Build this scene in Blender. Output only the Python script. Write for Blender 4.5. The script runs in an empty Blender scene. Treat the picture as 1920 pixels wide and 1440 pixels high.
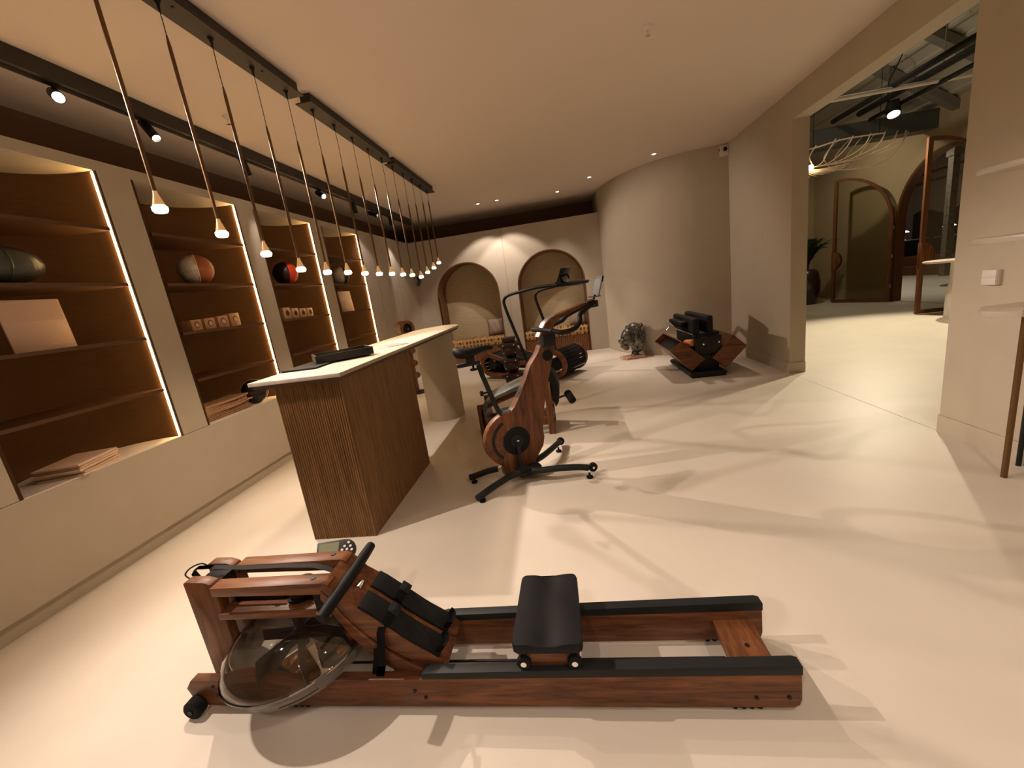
import bpy, bmesh, math, random
from mathutils import Vector, Matrix
random.seed(7)
S = bpy.context.scene
COL = S.collection
pi = math.pi

# ------------------------------------------------------------------ camera, world, exposure
R_ = Vector((0.98411978, 0.11298432, -0.13690432))
U_ = Vector((0.10738504, 0.23516892, 0.96600416))
F_ = Vector((-0.14133897, 0.96536528, -0.21930156))
cam = bpy.data.cameras.new('camera'); cam.sensor_width = 36; cam.lens = 767.74 / 1920 * 36
cam.clip_start = 0.05
co = bpy.data.objects.new('camera', cam); COL.objects.link(co)
M = Matrix(((R_.x, U_.x, -F_.x, 0), (R_.y, U_.y, -F_.y, 0), (R_.z, U_.z, -F_.z, 1.40), (0, 0, 0, 1)))
co.matrix_world = M
S.camera = co
w = bpy.data.worlds.new('world'); S.world = w; w.use_nodes = True
w.node_tree.nodes['Background'].inputs[0].default_value = (1.0, 0.8, 0.6, 1)
w.node_tree.nodes['Background'].inputs[1].default_value = 0.02
S.view_settings.view_transform = 'Standard'; S.view_settings.look = 'None'
S.view_settings.gamma = 1; S.view_settings.use_curve_mapping = False
S.view_settings.exposure = 0.2

def spot(name, loc, target, power, angle, blend=0.5, col=(1, .80, .62), rad=0.02):
    l = bpy.data.lights.new(name, 'SPOT'); l.energy = power; l.spot_size = math.radians(angle)
    l.spot_blend = blend; l.color = col; l.shadow_soft_size = rad
    o = bpy.data.objects.new(name, l); COL.objects.link(o); o.location = loc
    d = Vector(target) - Vector(loc)
    o.rotation_euler = d.to_track_quat('-Z', 'Y').to_euler()
    return o

WARM = (1, .74, .50); NEUT = (1, .83, .72)
# track heads: (y, z, target, power, angle)
TRACK = [(2.39, (0.6, 0.0, 0.6), 70, 55), (2.95, (-0.75, 2.5, 0.0), 205, 92), (3.86, (-2.95, 4.9, 0.3), 20, 50),
         (5.11, (1.25, 2.55, 0.0), 300, 48), (5.95, (-2.95, 7.0, 1.0), 25, 55), (6.55, (1.6, 7.1, 0.9), 210, 58),
         (7.25, (-2.9, 7.8, 1.2), 40, 50), (1.42, (0.1, 1.0, 0.0), 235, 92)]
# downlights recessed in the ceiling: (x, y, target, power, angle)
DOWN = [(1.51, 6.6, (1.3, 5.9, 0), 110, 52), (0.65, 7.3, (0.6, 6.9, 0), 150, 52), (0.13, 7.95, (0.1, 8.4, 0), 50, 60),
        (-1.30, 7.82, (-1.40, 8.4, 0.6), 62, 86), (-0.95, 7.80, (-0.78, 8.4, 0.6), 62, 86),
        (1.2, 0.0, (1.2, 0.6, 0), 60, 100), (-0.6, -0.9, (-0.6, -0.6, 0), 70, 95), (1.9, -1.4, (1.7, -1.0, 0), 60, 95)]  # unseen lamps behind the camera, added to brighten floor and ceiling
PEND_Y = [1.765, 2.085, 2.39, 2.70, 3.02, 3.335, 3.64, 3.945, 4.26, 4.575, 4.87, 5.19, 5.49, 5.81, 6.10]
PEND_Z = [2.04, 1.97, 1.89, 1.81, 1.80, 1.807, 1.807, 1.81, 1.818, 1.818, 1.818, 1.803, 1.867, 1.938, 2.02]
PEND_T = [2.85, 2.80, 2.71, 2.62, 2.63, 2.63, 2.624, 2.613, 2.617, 2.605, 2.60, 2.60, 2.66, 2.748, 2.811]
PX = -1.715
for (y, tg, p, a) in TRACK:
    q = Vector((-2.76, y, 2.86)); d = (Vector(tg) - q).normalized()
    spot('track_spot_light', q + d * .095, tg, p, a, .6, NEUT, .02)
for (x, y, tg, p, a) in DOWN:
    spot('downlight_light', (x, y, 2.985), tg, p, a, .9 if a < 70 else .3, NEUT, .02)
for i, (y, z) in enumerate(zip(PEND_Y, PEND_Z)):
    spot('pendant_light_source', (PX, y, z - .095), (PX, y, 0), 8.5, 142, .5, WARM, .03)
# next room: hung spotlight first, then added spots that have no fixture
spot('hall_light', (6.0, 8.80, 3.38), (5.0, 6.6, 0), 520, 78, .7, (1, .86, .62), .04)
spot('hall_light', (4.3, 6.0, 4.2), (4.4, 5.4, 0), 420, 100, .8, (1, .86, .62), .05)  # added fill for bounce light in the hall
spot('hall_light', (5.3, 10.4, 3.6), (7.0, 11.0, 1.2), 70, 140, .8, (1, .84, .6), .05)  # added soft fill on the hall wall by the door leaf
spot('hall_light', (4.4, 8.2, 4.4), (7.3, 9.0, 3.0), 35, 120, .9, (1, .84, .6), .1)  # added soft fill on the wall above the arch
spot('hall_light', (6.2, 6.6, 3.3), (5.2, 6.0, 6.5), 30, 110, .9, (1, .90, .72), .2)  # added fill aimed up at the hall roof
spot('lounge_light', (9.2, 11.6, 4.2), (9.6, 12.0, 0), 300, 90, .8, (1, .9, .75), .05)  # unseen fill, added to light the lounge floor
spot('lounge_light', (10.4, 15.0, 4.0), (12.5, 16.2, 1), 120, 130, .8, (1, .85, .7), .05)  # unseen fill, added to light the lounge platform

# ------------------------------------------------------------------ materials
def nt(name):
    m = bpy.data.materials.new(name); m.use_nodes = True
    n = m.node_tree; b = n.nodes['Principled BSDF']; return m, n, b
def mat(name, col, rough=.5, metal=0, bump=0, bscale=60, var=0, vscale=3, spec=.5, coat=0, emis=None, estr=0, sheen=0):
    m, n, b = nt(name)
    b.inputs['Base Color'].default_value = (*col, 1); b.inputs['Roughness'].default_value = rough
    b.inputs['Metallic'].default_value = metal; b.inputs['Specular IOR Level'].default_value = spec
    b.inputs['Coat Weight'].default_value = coat; b.inputs['Sheen Weight'].default_value = sheen
    if emis: b.inputs['Emission Color'].default_value = (*emis, 1); b.inputs['Emission Strength'].default_value = estr
    tc = n.nodes.new('ShaderNodeTexCoord')
    if var:
        no = n.nodes.new('ShaderNodeTexNoise'); no.inputs['Scale'].default_value = vscale; no.inputs['Detail'].default_value = 6
        n.links.new(tc.outputs['Object'], no.inputs['Vector'])
        r = n.nodes.new('ShaderNodeValToRGB')
        r.color_ramp.elements[0].color = (*[c * (1 - var) for c in col], 1); r.color_ramp.elements[0].position = .3
        r.color_ramp.elements[1].color = (*[min(1, c * (1 + var)) for c in col], 1); r.color_ramp.elements[1].position = .7
        n.links.new(no.outputs['Fac'], r.inputs['Fac']); n.links.new(r.outputs['Color'], b.inputs['Base Color'])
    if bump:
        no = n.nodes.new('ShaderNodeTexNoise'); no.inputs['Scale'].default_value = bscale; no.inputs['Detail'].default_value = 4
        n.links.new(tc.outputs['Object'], no.inputs['Vector'])
        bp = n.nodes.new('ShaderNodeBump'); bp.inputs['Strength'].default_value = bump; bp.inputs['Distance'].default_value = .01
        n.links.new(no.outputs['Fac'], bp.inputs['Height']); n.links.new(bp.outputs['Normal'], b.inputs['Normal'])
    return m
def wood(name, c1, c2, axis='x', scale=1.0, rough=.42, rot=0, stretch=9):
    m, n, b = nt(name)
    tc = n.nodes.new('ShaderNodeTexCoord'); mp = n.nodes.new('ShaderNodeMapping')
    s = [stretch * scale] * 3; s['xyz'.index(axis)] = .9 * scale
    mp.inputs['Scale'].default_value = s; mp.inputs['Rotation'].default_value = (0, rot, 0)
    n.links.new(tc.outputs['Object'], mp.inputs['Vector'])
    no = n.nodes.new('ShaderNodeTexNoise'); no.inputs['Scale'].default_value = 2.2; no.inputs['Detail'].default_value = 8
    no.inputs['Roughness'].default_value = .65; no.inputs['Distortion'].default_value = 1.2
    n.links.new(mp.outputs['Vector'], no.inputs['Vector'])
    n2 = n.nodes.new('ShaderNodeTexNoise'); n2.inputs['Scale'].default_value = 14; n2.inputs['Detail'].default_value = 3
    n.links.new(mp.outputs['Vector'], n2.inputs['Vector'])
    mx = n.nodes.new('ShaderNodeMath'); mx.operation = 'MULTIPLY_ADD'; mx.inputs[1].default_value = .28
    n.links.new(n2.outputs['Fac'], mx.inputs[0]); n.links.new(no.outputs['Fac'], mx.inputs[2])
    r = n.nodes.new('ShaderNodeValToRGB'); r.color_ramp.elements[0].position = .45; r.color_ramp.elements[1].position = .82
    r.color_ramp.elements[0].color = (*c2, 1); r.color_ramp.elements[1].color = (*c1, 1)
    n.links.new(mx.outputs[0], r.inputs['Fac']); n.links.new(r.outputs['Color'], b.inputs['Base Color'])
    b.inputs['Roughness'].default_value = rough; b.inputs['Specular IOR Level'].default_value = .3
    bp = n.nodes.new('ShaderNodeBump'); bp.inputs['Strength'].default_value = .12; bp.inputs['Distance'].default_value = .004
    n.links.new(n2.outputs['Fac'], bp.inputs['Height']); n.links.new(bp.outputs['Normal'], b.inputs['Normal'])
    return m
def clear(name, tint=(.93, .93, .92), gl=.55, rough=.02, ior=1.45, dens=0.0):
    m = bpy.data.materials.new(name); m.use_nodes = True; n = m.node_tree; n.nodes.clear()
    o = n.nodes.new('ShaderNodeOutputMaterial'); mix = n.nodes.new('ShaderNodeMixShader')
    t = n.nodes.new('ShaderNodeBsdfTransparent'); t.inputs[0].default_value = (*tint, 1)
    g = n.nodes.new('ShaderNodeBsdfGlossy'); g.inputs['Roughness'].default_value = rough; g.inputs[0].default_value = (1, 1, 1, 1)
    lw = n.nodes.new('ShaderNodeFresnel'); lw.inputs['IOR'].default_value = ior
    if dens:
        ad = n.nodes.new('ShaderNodeMath'); ad.operation = 'ADD'; ad.inputs[1].default_value = dens
        n.links.new(lw.outputs[0], ad.inputs[0]); n.links.new(ad.outputs[0], mix.inputs[0])
    else: n.links.new(lw.outputs[0], mix.inputs[0])
    n.links.new(t.outputs[0], mix.inputs[1]); n.links.new(g.outputs[0], mix.inputs[2]); n.links.new(mix.outputs[0], o.inputs[0])
    return m
def frosted(name, col=(.8, .75, .68), tr=.68):
    m = bpy.data.materials.new(name); m.use_nodes = True; n = m.node_tree; n.nodes.clear()
    o = n.nodes.new('ShaderNodeOutputMaterial'); mix = n.nodes.new('ShaderNodeMixShader'); mix.inputs[0].default_value = 1 - tr
    t = n.nodes.new('ShaderNodeBsdfTransparent'); t.inputs[0].default_value = (.9, .86, .8, 1)
    g = n.nodes.new('ShaderNodeBsdfPrincipled'); g.inputs['Base Color'].default_value = (*col, 1); g.inputs['Roughness'].default_value = .25
    n.links.new(t.outputs[0], mix.inputs[1]); n.links.new(g.outputs[0], mix.inputs[2]); n.links.new(mix.outputs[0], o.inputs[0])
    return m
def greek(name):
    m, n, b = nt(name)
    tc = n.nodes.new('ShaderNodeTexCoord'); mp = n.nodes.new('ShaderNodeMapping'); mp.inputs['Rotation'].default_value = (pi / 2, 0, 0)
    n.links.new(tc.outputs['Object'], mp.inputs['Vector'])
    def brick(sx, off, w_, h_):
        k = n.nodes.new('ShaderNodeTexBrick'); k.inputs['Scale'].default_value = sx; k.offset = off
        k.inputs['Brick Width'].default_value = w_; k.inputs['Row Height'].default_value = h_; k.inputs['Mortar Size'].default_value = .075
        k.inputs['Color1'].default_value = (0, 0, 0, 1); k.inputs['Color2'].default_value = (0, 0, 0, 1); k.inputs['Mortar'].default_value = (1, 1, 1, 1)
        n.links.new(mp.outputs[0], k.inputs['Vector']); return k
    a = brick(5, .5, .85, .42); c = brick(5, .31, .38, .84)
    mx = n.nodes.new('ShaderNodeMath'); mx.operation = 'MAXIMUM'
    n.links.new(a.outputs['Color'], mx.inputs[0]); n.links.new(c.outputs['Color'], mx.inputs[1])
    r = n.nodes.new('ShaderNodeValToRGB'); r.color_ramp.elements[0].color = (.14, .06, .02, 1); r.color_ramp.elements[1].color = (.50, .30, .10, 1)
    n.links.new(mx.outputs[0], r.inputs['Fac']); n.links.new(r.outputs['Color'], b.inputs['Base Color']); b.inputs['Roughness'].default_value = .85
    return m
def grass(name, col):
    m, n, b = nt(name)
    tc = n.nodes.new('ShaderNodeTexCoord'); mp = n.nodes.new('ShaderNodeMapping'); mp.inputs['Scale'].default_value = (4, 4, 90)
    n.links.new(tc.outputs['Object'], mp.inputs['Vector'])
    no = n.nodes.new('ShaderNodeTexNoise'); no.inputs['Scale'].default_value = 2; no.inputs['Detail'].default_value = 5
    n.links.new(mp.outputs[0], no.inputs['Vector'])
    r = n.nodes.new('ShaderNodeValToRGB'); r.color_ramp.elements[0].color = (*[c * .82 for c in col], 1); r.color_ramp.elements[1].color = (*[c * 1.1 for c in col], 1)
    r.color_ramp.elements[0].position = .3; r.color_ramp.elements[1].position = .7
    n.links.new(no.outputs['Fac'], r.inputs['Fac']); n.links.new(r.outputs['Color'], b.inputs['Base Color']); b.inputs['Roughness'].default_value = .9
    return m
def glow(name, col, st):
    m = bpy.data.materials.new(name); m.use_nodes = True; n = m.node_tree; n.nodes.clear()
    o = n.nodes.new('ShaderNodeOutputMaterial'); e = n.nodes.new('ShaderNodeEmission')
    e.inputs[0].default_value = (*col, 1); e.inputs[1].default_value = st; n.links.new(e.outputs[0], o.inputs[0]); return m

WALN1, WALN2 = (.235, .088, .032), (.055, .019, .008)
m_floor = mat('floor_screed', (.64, .575, .48), .42, var=.04, vscale=2.2, bump=.03, bscale=140, spec=.35)
m_wall = mat('wall_fabric', (.50, .43, .325), .85, bump=.08, bscale=220, var=.03, vscale=6)
m_unit = mat('unit_laminate', (.46, .40, .31), .7, var=.03, vscale=5)
m_ceil = mat('ceiling_plaster', (.72, .61, .51), .9)
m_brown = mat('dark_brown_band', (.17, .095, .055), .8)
m_niche = grass('niche_brown', (.075, .029, .004))
m_shelf = mat('shelf_brown', (.09, .038, .014), .5)
m_grass = grass('grasscloth', (.56, .45, .28))
m_lining = wood('lining_wood', (.20, .085, .035), (.11, .045, .02), 'z')
m_wx = wood('walnut_x', WALN1, WALN2, 'x'); m_wz = wood('walnut_z', WALN1, WALN2, 'z'); m_wy = wood('walnut_y', WALN1, WALN2, 'y')
m_wslope = wood('walnut_slope', WALN1, WALN2, 'x', rot=-.75)
m_counter = wood('counter_oak', (.29, .155, .065), (.13, .066, .026), 'z', 1.4, .5, stretch=14)
m_bench = wood('bench_walnut', (.30, .13, .055), (.16, .065, .028), 'z')
m_black = mat('black_metal', (.010, .010, .010), .5, spec=.3)
m_blk2 = mat('black_rubber', (.007, .007, .007), .8, spec=.2, bump=.1, bscale=300)
m_leath = mat('black_leather', (.008, .008, .009), .6, bump=.12, bscale=400, spec=.2)
m_grey = mat('grey_leather', (.10, .105, .10), .35, bump=.08, bscale=300)
m_rail = mat('rail_black', (.014, .016, .016), .55, spec=.25)
m_track = mat('track_black', (.03, .022, .018), .6)
m_bronze = mat('bronze_rod', (.16, .085, .035), .38, metal=.7)
m_copper = mat('copper_cone', (.75, .42, .18), .25, metal=.9, emis=(1, .6, .25), estr=.25)  # faint emission puts the bulb's glow into the copper itself
m_chrome = mat('chrome', (.8, .78, .75), .18, metal=1)
m_steel = mat('brushed_steel', (.55, .52, .48), .35, metal=1)
m_plate = mat('grey_plate', (.10, .095, .09), .6)
m_stone = mat('worktop_stone', (.44, .37, .30), .5, var=.12, vscale=28)
m_stoned = mat('worktop_edge', (.10, .065, .045), .6)
m_white = mat('white_plastic', (.72, .66, .60), .5)
m_cream = mat('cream_card', (.66, .47, .36), .6)
m_paper = mat('cream_paper', (.72, .55, .42), .7)
m_kraft = mat('kraft_paper', (.42, .24, .12), .8, var=.25, vscale=30)
m_box = wood('gift_wood', (.66, .38, .20), (.50, .27, .13), 'z', 2)
m_hole = mat('box_window', (.16, .06, .02), .6)
m_col = mat('round_pier_paint', (.50, .43, .31), .8)
m_bulb = glow('lamp_glow', (1, .82, .55), 14)
m_spotg = glow('spot_glow', (1, .86, .68), 22)
m_led = glow('led_glow', (1, .60, .22), 75)
m_tank = clear('tank_shell', (.90, .90, .90), ior=1.5, dens=.02)
m_tbase = frosted('tank_base_shell', (.5, .48, .46), .72)
m_water = mat('water', (.93, .94, .94), .0)
m_water.node_tree.nodes['Principled BSDF'].inputs['Transmission Weight'].default_value = 1
m_water.node_tree.nodes['Principled BSDF'].inputs['IOR'].default_value = 1.33
m_glass = clear('door_glass', (.92, .92, .88), ior=1.5, dens=.0)
m_frost = frosted('frosted_shelf')
m_pillow = mat('taupe_linen', (.34, .26, .20), .9, bump=.4, bscale=180)
m_greek = greek('key_pattern')
m_red = mat('red_leather', (.72, .055, .012), .5, bump=.3, bscale=40)
m_choc = mat('chocolate_leather', (.030, .011, .008), .5, bump=.3, bscale=40)
m_tan = mat('cognac_leather', (.36, .105, .03), .5, bump=.3, bscale=40)
m_crea = mat('cream_leather', (.80, .70, .58), .6, bump=.5, bscale=40)
m_olive = mat('dark_olive_leather', (.045, .05, .04), .35, bump=.5, bscale=22)
m_bron = mat('bronze_patina', (.15, .145, .125), .28, metal=.7, bump=.22, bscale=60, var=.5, vscale=25)
m_marb = mat('veined_marble', (.66, .38, .26), .3, var=.35, vscale=14)
m_screen = mat('lcd_screen', (.22, .23, .15), .2)
m_glossb = mat('black_glass', (.008, .008, .009), .08)
m_foamo = mat('orange_foam', (.70, .26, .09), .8)
m_roof = mat('roof_sheet', (.40, .38, .32), .7); m_beam = mat('grey_beam', (.18, .17, .15), .7)
m_duct = mat('duct_grey', (.07, .075, .075), .5)
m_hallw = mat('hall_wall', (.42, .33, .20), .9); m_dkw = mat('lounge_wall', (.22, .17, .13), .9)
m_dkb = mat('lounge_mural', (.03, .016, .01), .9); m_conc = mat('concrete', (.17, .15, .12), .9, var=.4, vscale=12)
m_leaf = mat('leaf_dark', (.012, .03, .010), .5); m_pot = mat('pot_bronze', (.030, .014, .009), .28, coat=.3)
m_doorw = wood('door_wood', (.17, .065, .025), (.09, .035, .015), 'z'); m_sofa = mat('sofa_grey', (.16, .15, .13), .9)

# ------------------------------------------------------------------ mesh helper
class G:
    def __init__(s): s.bm = bmesh.new()
    def _add(s, t, mx=None):
        if mx is not None: t.transform(mx)
        me = bpy.data.meshes.new('t'); t.to_mesh(me); t.free(); s.bm.from_mesh(me); bpy.data.meshes.remove(me); return s
    def box(s, x0, x1, y0, y1, z0, z1, bev=0, mx=None, seg=2):
        t = bmesh.new(); bmesh.ops.create_cube(t, size=1)
        t.transform(Matrix.Translation(((x0 + x1) / 2, (y0 + y1) / 2, (z0 + z1) / 2)) @ Matrix.Diagonal((abs(x1 - x0), abs(y1 - y0), abs(z1 - z0), 1)))
        if bev: bmesh.ops.bevel(t, geom=t.edges[:], offset=bev, segments=seg, affect='EDGES', profile=.5)
        return s._add(t, mx)
    def prism(s, pts, f, d, bev=0, mx=None):
        """pts 2D polygon; f(u,v)->Vector; d extrusion Vector"""
        t = bmesh.new(); d = Vector(d)
        vs = [t.verts.new(f(u, v)) for u, v in pts]; fc = t.faces.new(vs)
        r = bmesh.ops.extrude_face_region(t, geom=[fc]); bmesh.ops.translate(t, vec=d, verts=[v for v in r['geom'] if isinstance(v, bmesh.types.BMVert)])
        bmesh.ops.recalc_face_normals(t, faces=t.faces[:])
        if bev: bmesh.ops.bevel(t, geom=[e for e in t.edges if len(e.link_faces) == 2 and e.calc_face_angle(0) > .6], offset=bev, segments=2, affect='EDGES', profile=.5)
        return s._add(t, mx)
    def plate(s, outer, holes, f, d):
        t = bmesh.new(); d = Vector(d)
        for lp in [outer] + holes:
            vs = [t.verts.new(f(u, v)) for u, v in lp]
            for i in range(len(vs)): t.edges.new((vs[i], vs[(i + 1) % len(vs)]))
        bmesh.ops.triangle_fill(t, use_beauty=True, use_dissolve=False, edges=t.edges[:])
        r = bmesh.ops.extrude_face_region(t, geom=t.faces[:]); bmesh.ops.translate(t, vec=d, verts=[v for v in r['geom'] if isinstance(v, bmesh.types.BMVert)])
        bmesh.ops.recalc_face_normals(t, faces=t.faces[:]); return s._add(t)
    def tube(s, pts, r, n=10, cap=True, sub=0, sx=1.0, closed=False):
        P = [Vector(p) for p in pts]
        rr = r if isinstance(r, (list, tuple)) else [r] * len(P)
        if sub:
            Q = []; q = []
            for i in range(len(P) - 1):
                p0 = P[max(i - 1, 0)]; p1 = P[i]; p2 = P[i + 1]; p3 = P[min(i + 2, len(P) - 1)]
                for k in range(sub):
                    u = k / sub
                    Q.append(.5 * ((2 * p1) + (p2 - p0) * u + (2 * p0 - 5 * p1 + 4 * p2 - p3) * u * u + (3 * p1 - p0 - 3 * p2 + p3) * u ** 3)); q.append(rr[i] * (1 - u) + rr[i + 1] * u)
            Q.append(P[-1]); q.append(rr[-1]); P, rr = Q, q
        t = bmesh.new(); rings = []; up = None
        for i, p in enumerate(P):
            a = P[max(i - 1, 0)]; b = P[min(i + 1, len(P) - 1)]; tg = (b - a).normalized()
            if up is None:
                up = Vector((0, 0, 1)) if abs(tg.z) < .9 else Vector((0, 1, 0))
            sd = tg.cross(up).normalized(); u2 = sd.cross(tg).normalized(); up = u2
            rings.append([t.verts.new(p + (sd * math.cos(2 * pi * k / n) * sx + u2 * math.sin(2 * pi * k / n)) * rr[i]) for k in range(n)])
        for i in range(len(rings) - 1):
            for k in range(n): t.faces.new((rings[i][k], rings[i][(k + 1) % n], rings[i + 1][(k + 1) % n], rings[i + 1][k]))
        if cap: t.faces.new(rings[0][::-1]); t.faces.new(rings[-1])
        bmesh.ops.recalc_face_normals(t, faces=t.faces[:])
        return s._add(t)
    def lathe(s, prof, mx=None, n=32, a0=0, a1=2 * pi):
        t = bmesh.new(); rings = []; full = abs(a1 - a0 - 2 * pi) < 1e-6; m_ = n if full else n + 1
        for r, z in prof:
            rings.append([t.verts.new((max(r, 1e-5) * math.cos(a0 + (a1 - a0) * k / n), max(r, 1e-5) * math.sin(a0 + (a1 - a0) * k / n), z)) for k in range(m_)])
        for i in range(len(rings) - 1):
            for k in range(n): t.faces.new((rings[i][k], rings[i][(k + 1) % m_], rings[i + 1][(k + 1) % m_], rings[i + 1][k]))
        bmesh.ops.remove_doubles(t, verts=t.verts[:], dist=2e-5); bmesh.ops.recalc_face_normals(t, faces=t.faces[:])
        return s._add(t, mx)
    def cyl(s, c, ax, r, h, n=24, bev=0):
        """cylinder centred at c along ax, length h"""
        q = Vector(ax).normalized().to_track_quat('Z', 'Y').to_matrix().to_4x4()
        mx = Matrix.Translation(c) @ q
        b = bev
        pr = [(0, -h / 2), (r - b, -h / 2)] + ([(r, -h / 2 + b), (r, h / 2 - b)] if b else [(r, h / 2)]) + [(r - b, h / 2), (0, h / 2)] if b else [(0, -h / 2), (r, -h / 2), (r, h / 2), (0, h / 2)]
        return s.lathe(pr, mx, n)
    def ell(s, c, r, mx=None, u=24, v=14):
        t = bmesh.new(); bmesh.ops.create_uvsphere(t, u_segments=u, v_segments=v, radius=1)
        t.transform(Matrix.Diagonal((*r, 1)))
        if mx: t.transform(mx)
        t.transform(Matrix.Translation(c)); return s._add(t)
    def build(s, name, m, parent=None, angle=38, **kw):
        me = bpy.data.meshes.new(name); off = Vector((0, 0, 0))
        p = parent
        while p is not None: off += p.location; p = p.parent
        own = kw.pop('origin', None)
        if own is not None: own = Vector(own) - off; off += own
        bmesh.ops.translate(s.bm, vec=-off, verts=s.bm.verts[:])
        s.bm.to_mesh(me); s.bm.free(); me.materials.append(m)
        me.polygons.foreach_set('use_smooth', [True] * len(me.polygons)); me.set_sharp_from_angle(angle=math.radians(angle))
        o = bpy.data.objects.new(name, me); COL.objects.link(o)
        if parent is not None: o.parent = parent
        if own is not None: o.location = own
        for k, v in kw.items(): o[k] = v
        return o
def root(name, loc, label, category, group=None):
    o = bpy.data.objects.new(name, None); COL.objects.link(o); o.location = loc; o.empty_display_size = .1
    o['label'] = label; o['category'] = category
    if group: o['group'] = group
    return o
def dup(o, parent=None, loc=None, label=None):
    c = o.copy(); COL.objects.link(c); c.parent = parent
    if loc is not None: c.location = loc
    if label: c['label'] = label
    for ch in list(o.children): dup(ch, c)
    return c
def st(g, name, m, label=None, **kw): 
    o = g.build(name, m, kind='structure', **kw)
    if label: o['label'] = label
    return o
V = Vector
XR = 2.58      # right wall face
XL = -2.955    # shelving wall face
CZ = 3.02      # ceiling

# ------------------------------------------------------------------ room shell
st(G().box(-3.6, 15, -3.2, 20, -.1, 0), 'floor', m_floor, 'pale cream seamless floor running through both rooms')
st(G().box(-3.6, XR + .2, -3.2, 9.7, CZ, CZ + .1), 'ceiling', m_ceil, 'smooth beige plaster ceiling')
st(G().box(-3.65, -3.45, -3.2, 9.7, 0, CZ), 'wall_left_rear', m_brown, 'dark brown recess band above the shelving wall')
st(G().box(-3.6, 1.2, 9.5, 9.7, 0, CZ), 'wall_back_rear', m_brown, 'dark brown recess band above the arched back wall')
st(G().box(-3.6, XR + .2, -3.3, -3.1, 0, CZ), 'wall_front', m_wall, 'plain wall behind the viewpoint')

# left shelving wall: block with half-round niches
NI = [(1.68, 2.63), (2.89, 3.84), (4.10, 5.05), (5.31, 6.26)]
g = G(); g.box(-3.45, XL, -3.1, 8.5, .1, .677)
g.box(-3.45, XL, -3.1, 8.5, 2.55, 2.62)
ys = [-3.1] + [v for a, b in NI for v in (a, b)] + [8.5]
for i in range(0, len(ys), 2):
    a, b = ys[i], ys[i + 1]
    if i == 0: a = -3.1
    g.box(-3.45, XL, a, b, .680, 2.55)
st(g, 'wall_left', m_unit, 'greige panelled wall with four half-round lit display niches')
st(G().box(-3.45, XL - .03, -3.1, 8.5, 0, .1), 'baseboard_left', m_unit, 'recessed plinth under the shelving wall')
for k, yy in enumerate((6.70, 7.6)):
    st(G().box(XL - .001, XL + .0015, yy, yy + .004, .68, 2.62), 'trim_%d' % (k + 1), m_brown, 'thin vertical panel joint in the left wall')
def halfdisc(R, yc, n=28): return [(XL - R * math.sin(pi * k / n), yc - R * math.cos(pi * k / n)) for k in range(n + 1)]
SHZ = [1.06, 1.44, 1.82, 2.19]
NN = ['nearest', 'second', 'third', 'farthest']
for i, (a, b) in enumerate(NI):
    yc = (a + b) / 2; R = (b - a) / 2
    out = halfdisc(R + .018, yc); inn = halfdisc(R, yc)
    st(G().prism(out + inn[::-1], lambda u, v: V((u, v, .68)), (0, 0, 1.87)), 'wall_niche_%d' % (i + 1), m_niche, '%s half-round niche lining of brown grasscloth' % NN[i])
    st(G().prism(halfdisc(R - .001, yc), lambda u, v: V((u + .001, v, .677)), (0, 0, .005)), 'trim_sill_%d' % (i + 1), m_white, 'pale half-round sill at the bottom of the %s niche' % NN[i])
    for j, z in enumerate(SHZ):
        o = G().prism(halfdisc(R - .016, yc), lambda u, v: V((u, v, z - .022)), (0, 0, .022)).build('shelf', m_shelf, origin=(XL, yc, z - .022))
        o['label'] = 'brown half-round shelf, %s from the top, in the %s niche of the left wall' % (['lowest', 'third', 'second', 'topmost'][j] if j != 3 else 'first', NN[i])
        o['category'] = 'shelf'; o['group'] = 'half-round niche shelves'
    r_ = root('led_strip', (XL - .01, b - .01, .69), 'glowing vertical LED strip on the far edge of the %s wall niche' % NN[i], 'light strip', 'LED strips of the niches')
    G().box(XL - .012, XL - .003, b - .010, b - .004, .69, 2.54).build('diffuser', m_led, r_)
    G().box(XL - .004, XL + .002, b - .006, b + .004, .685, 2.548).build('channel', m_steel, r_)

# back wall with two arched alcoves
def arch(x0, x1, z0, zt, n=24):
    r = (x1 - x0) / 2; c = (x0 + x1) / 2; zs = zt - r
    return [(x0, z0)] + [(c - r * math.cos(pi * k / n), zs + r * math.sin(pi * k / n)) for k in range(n + 1)] + [(x1, z0)]
AR = [(-2.52, -1.255), (-.83, .485)]
YB = 8.5
fb = lambda u, v: V((u, YB, v))
st(G().plate([(XL, 0), (.885, 0), (.885, 2.63), (XL, 2.63)], [arch(a, b, .002, 2.08) for a, b in AR], fb, (0, .045, 0)), 'wall_back', m_unit, 'greige back wall panel with two arched alcoves')
st(G().box(XL, .885, YB + .046, 9.49, 2.60, 2.63), 'trim_ledge', m_unit, 'top ledge of the arched back wall')
st(G().box(-1.045, -1.041, YB - .0015, YB + .001, 0, 2.63), 'trim_5', m_brown, 'thin panel joint between the alcoves')
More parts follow.
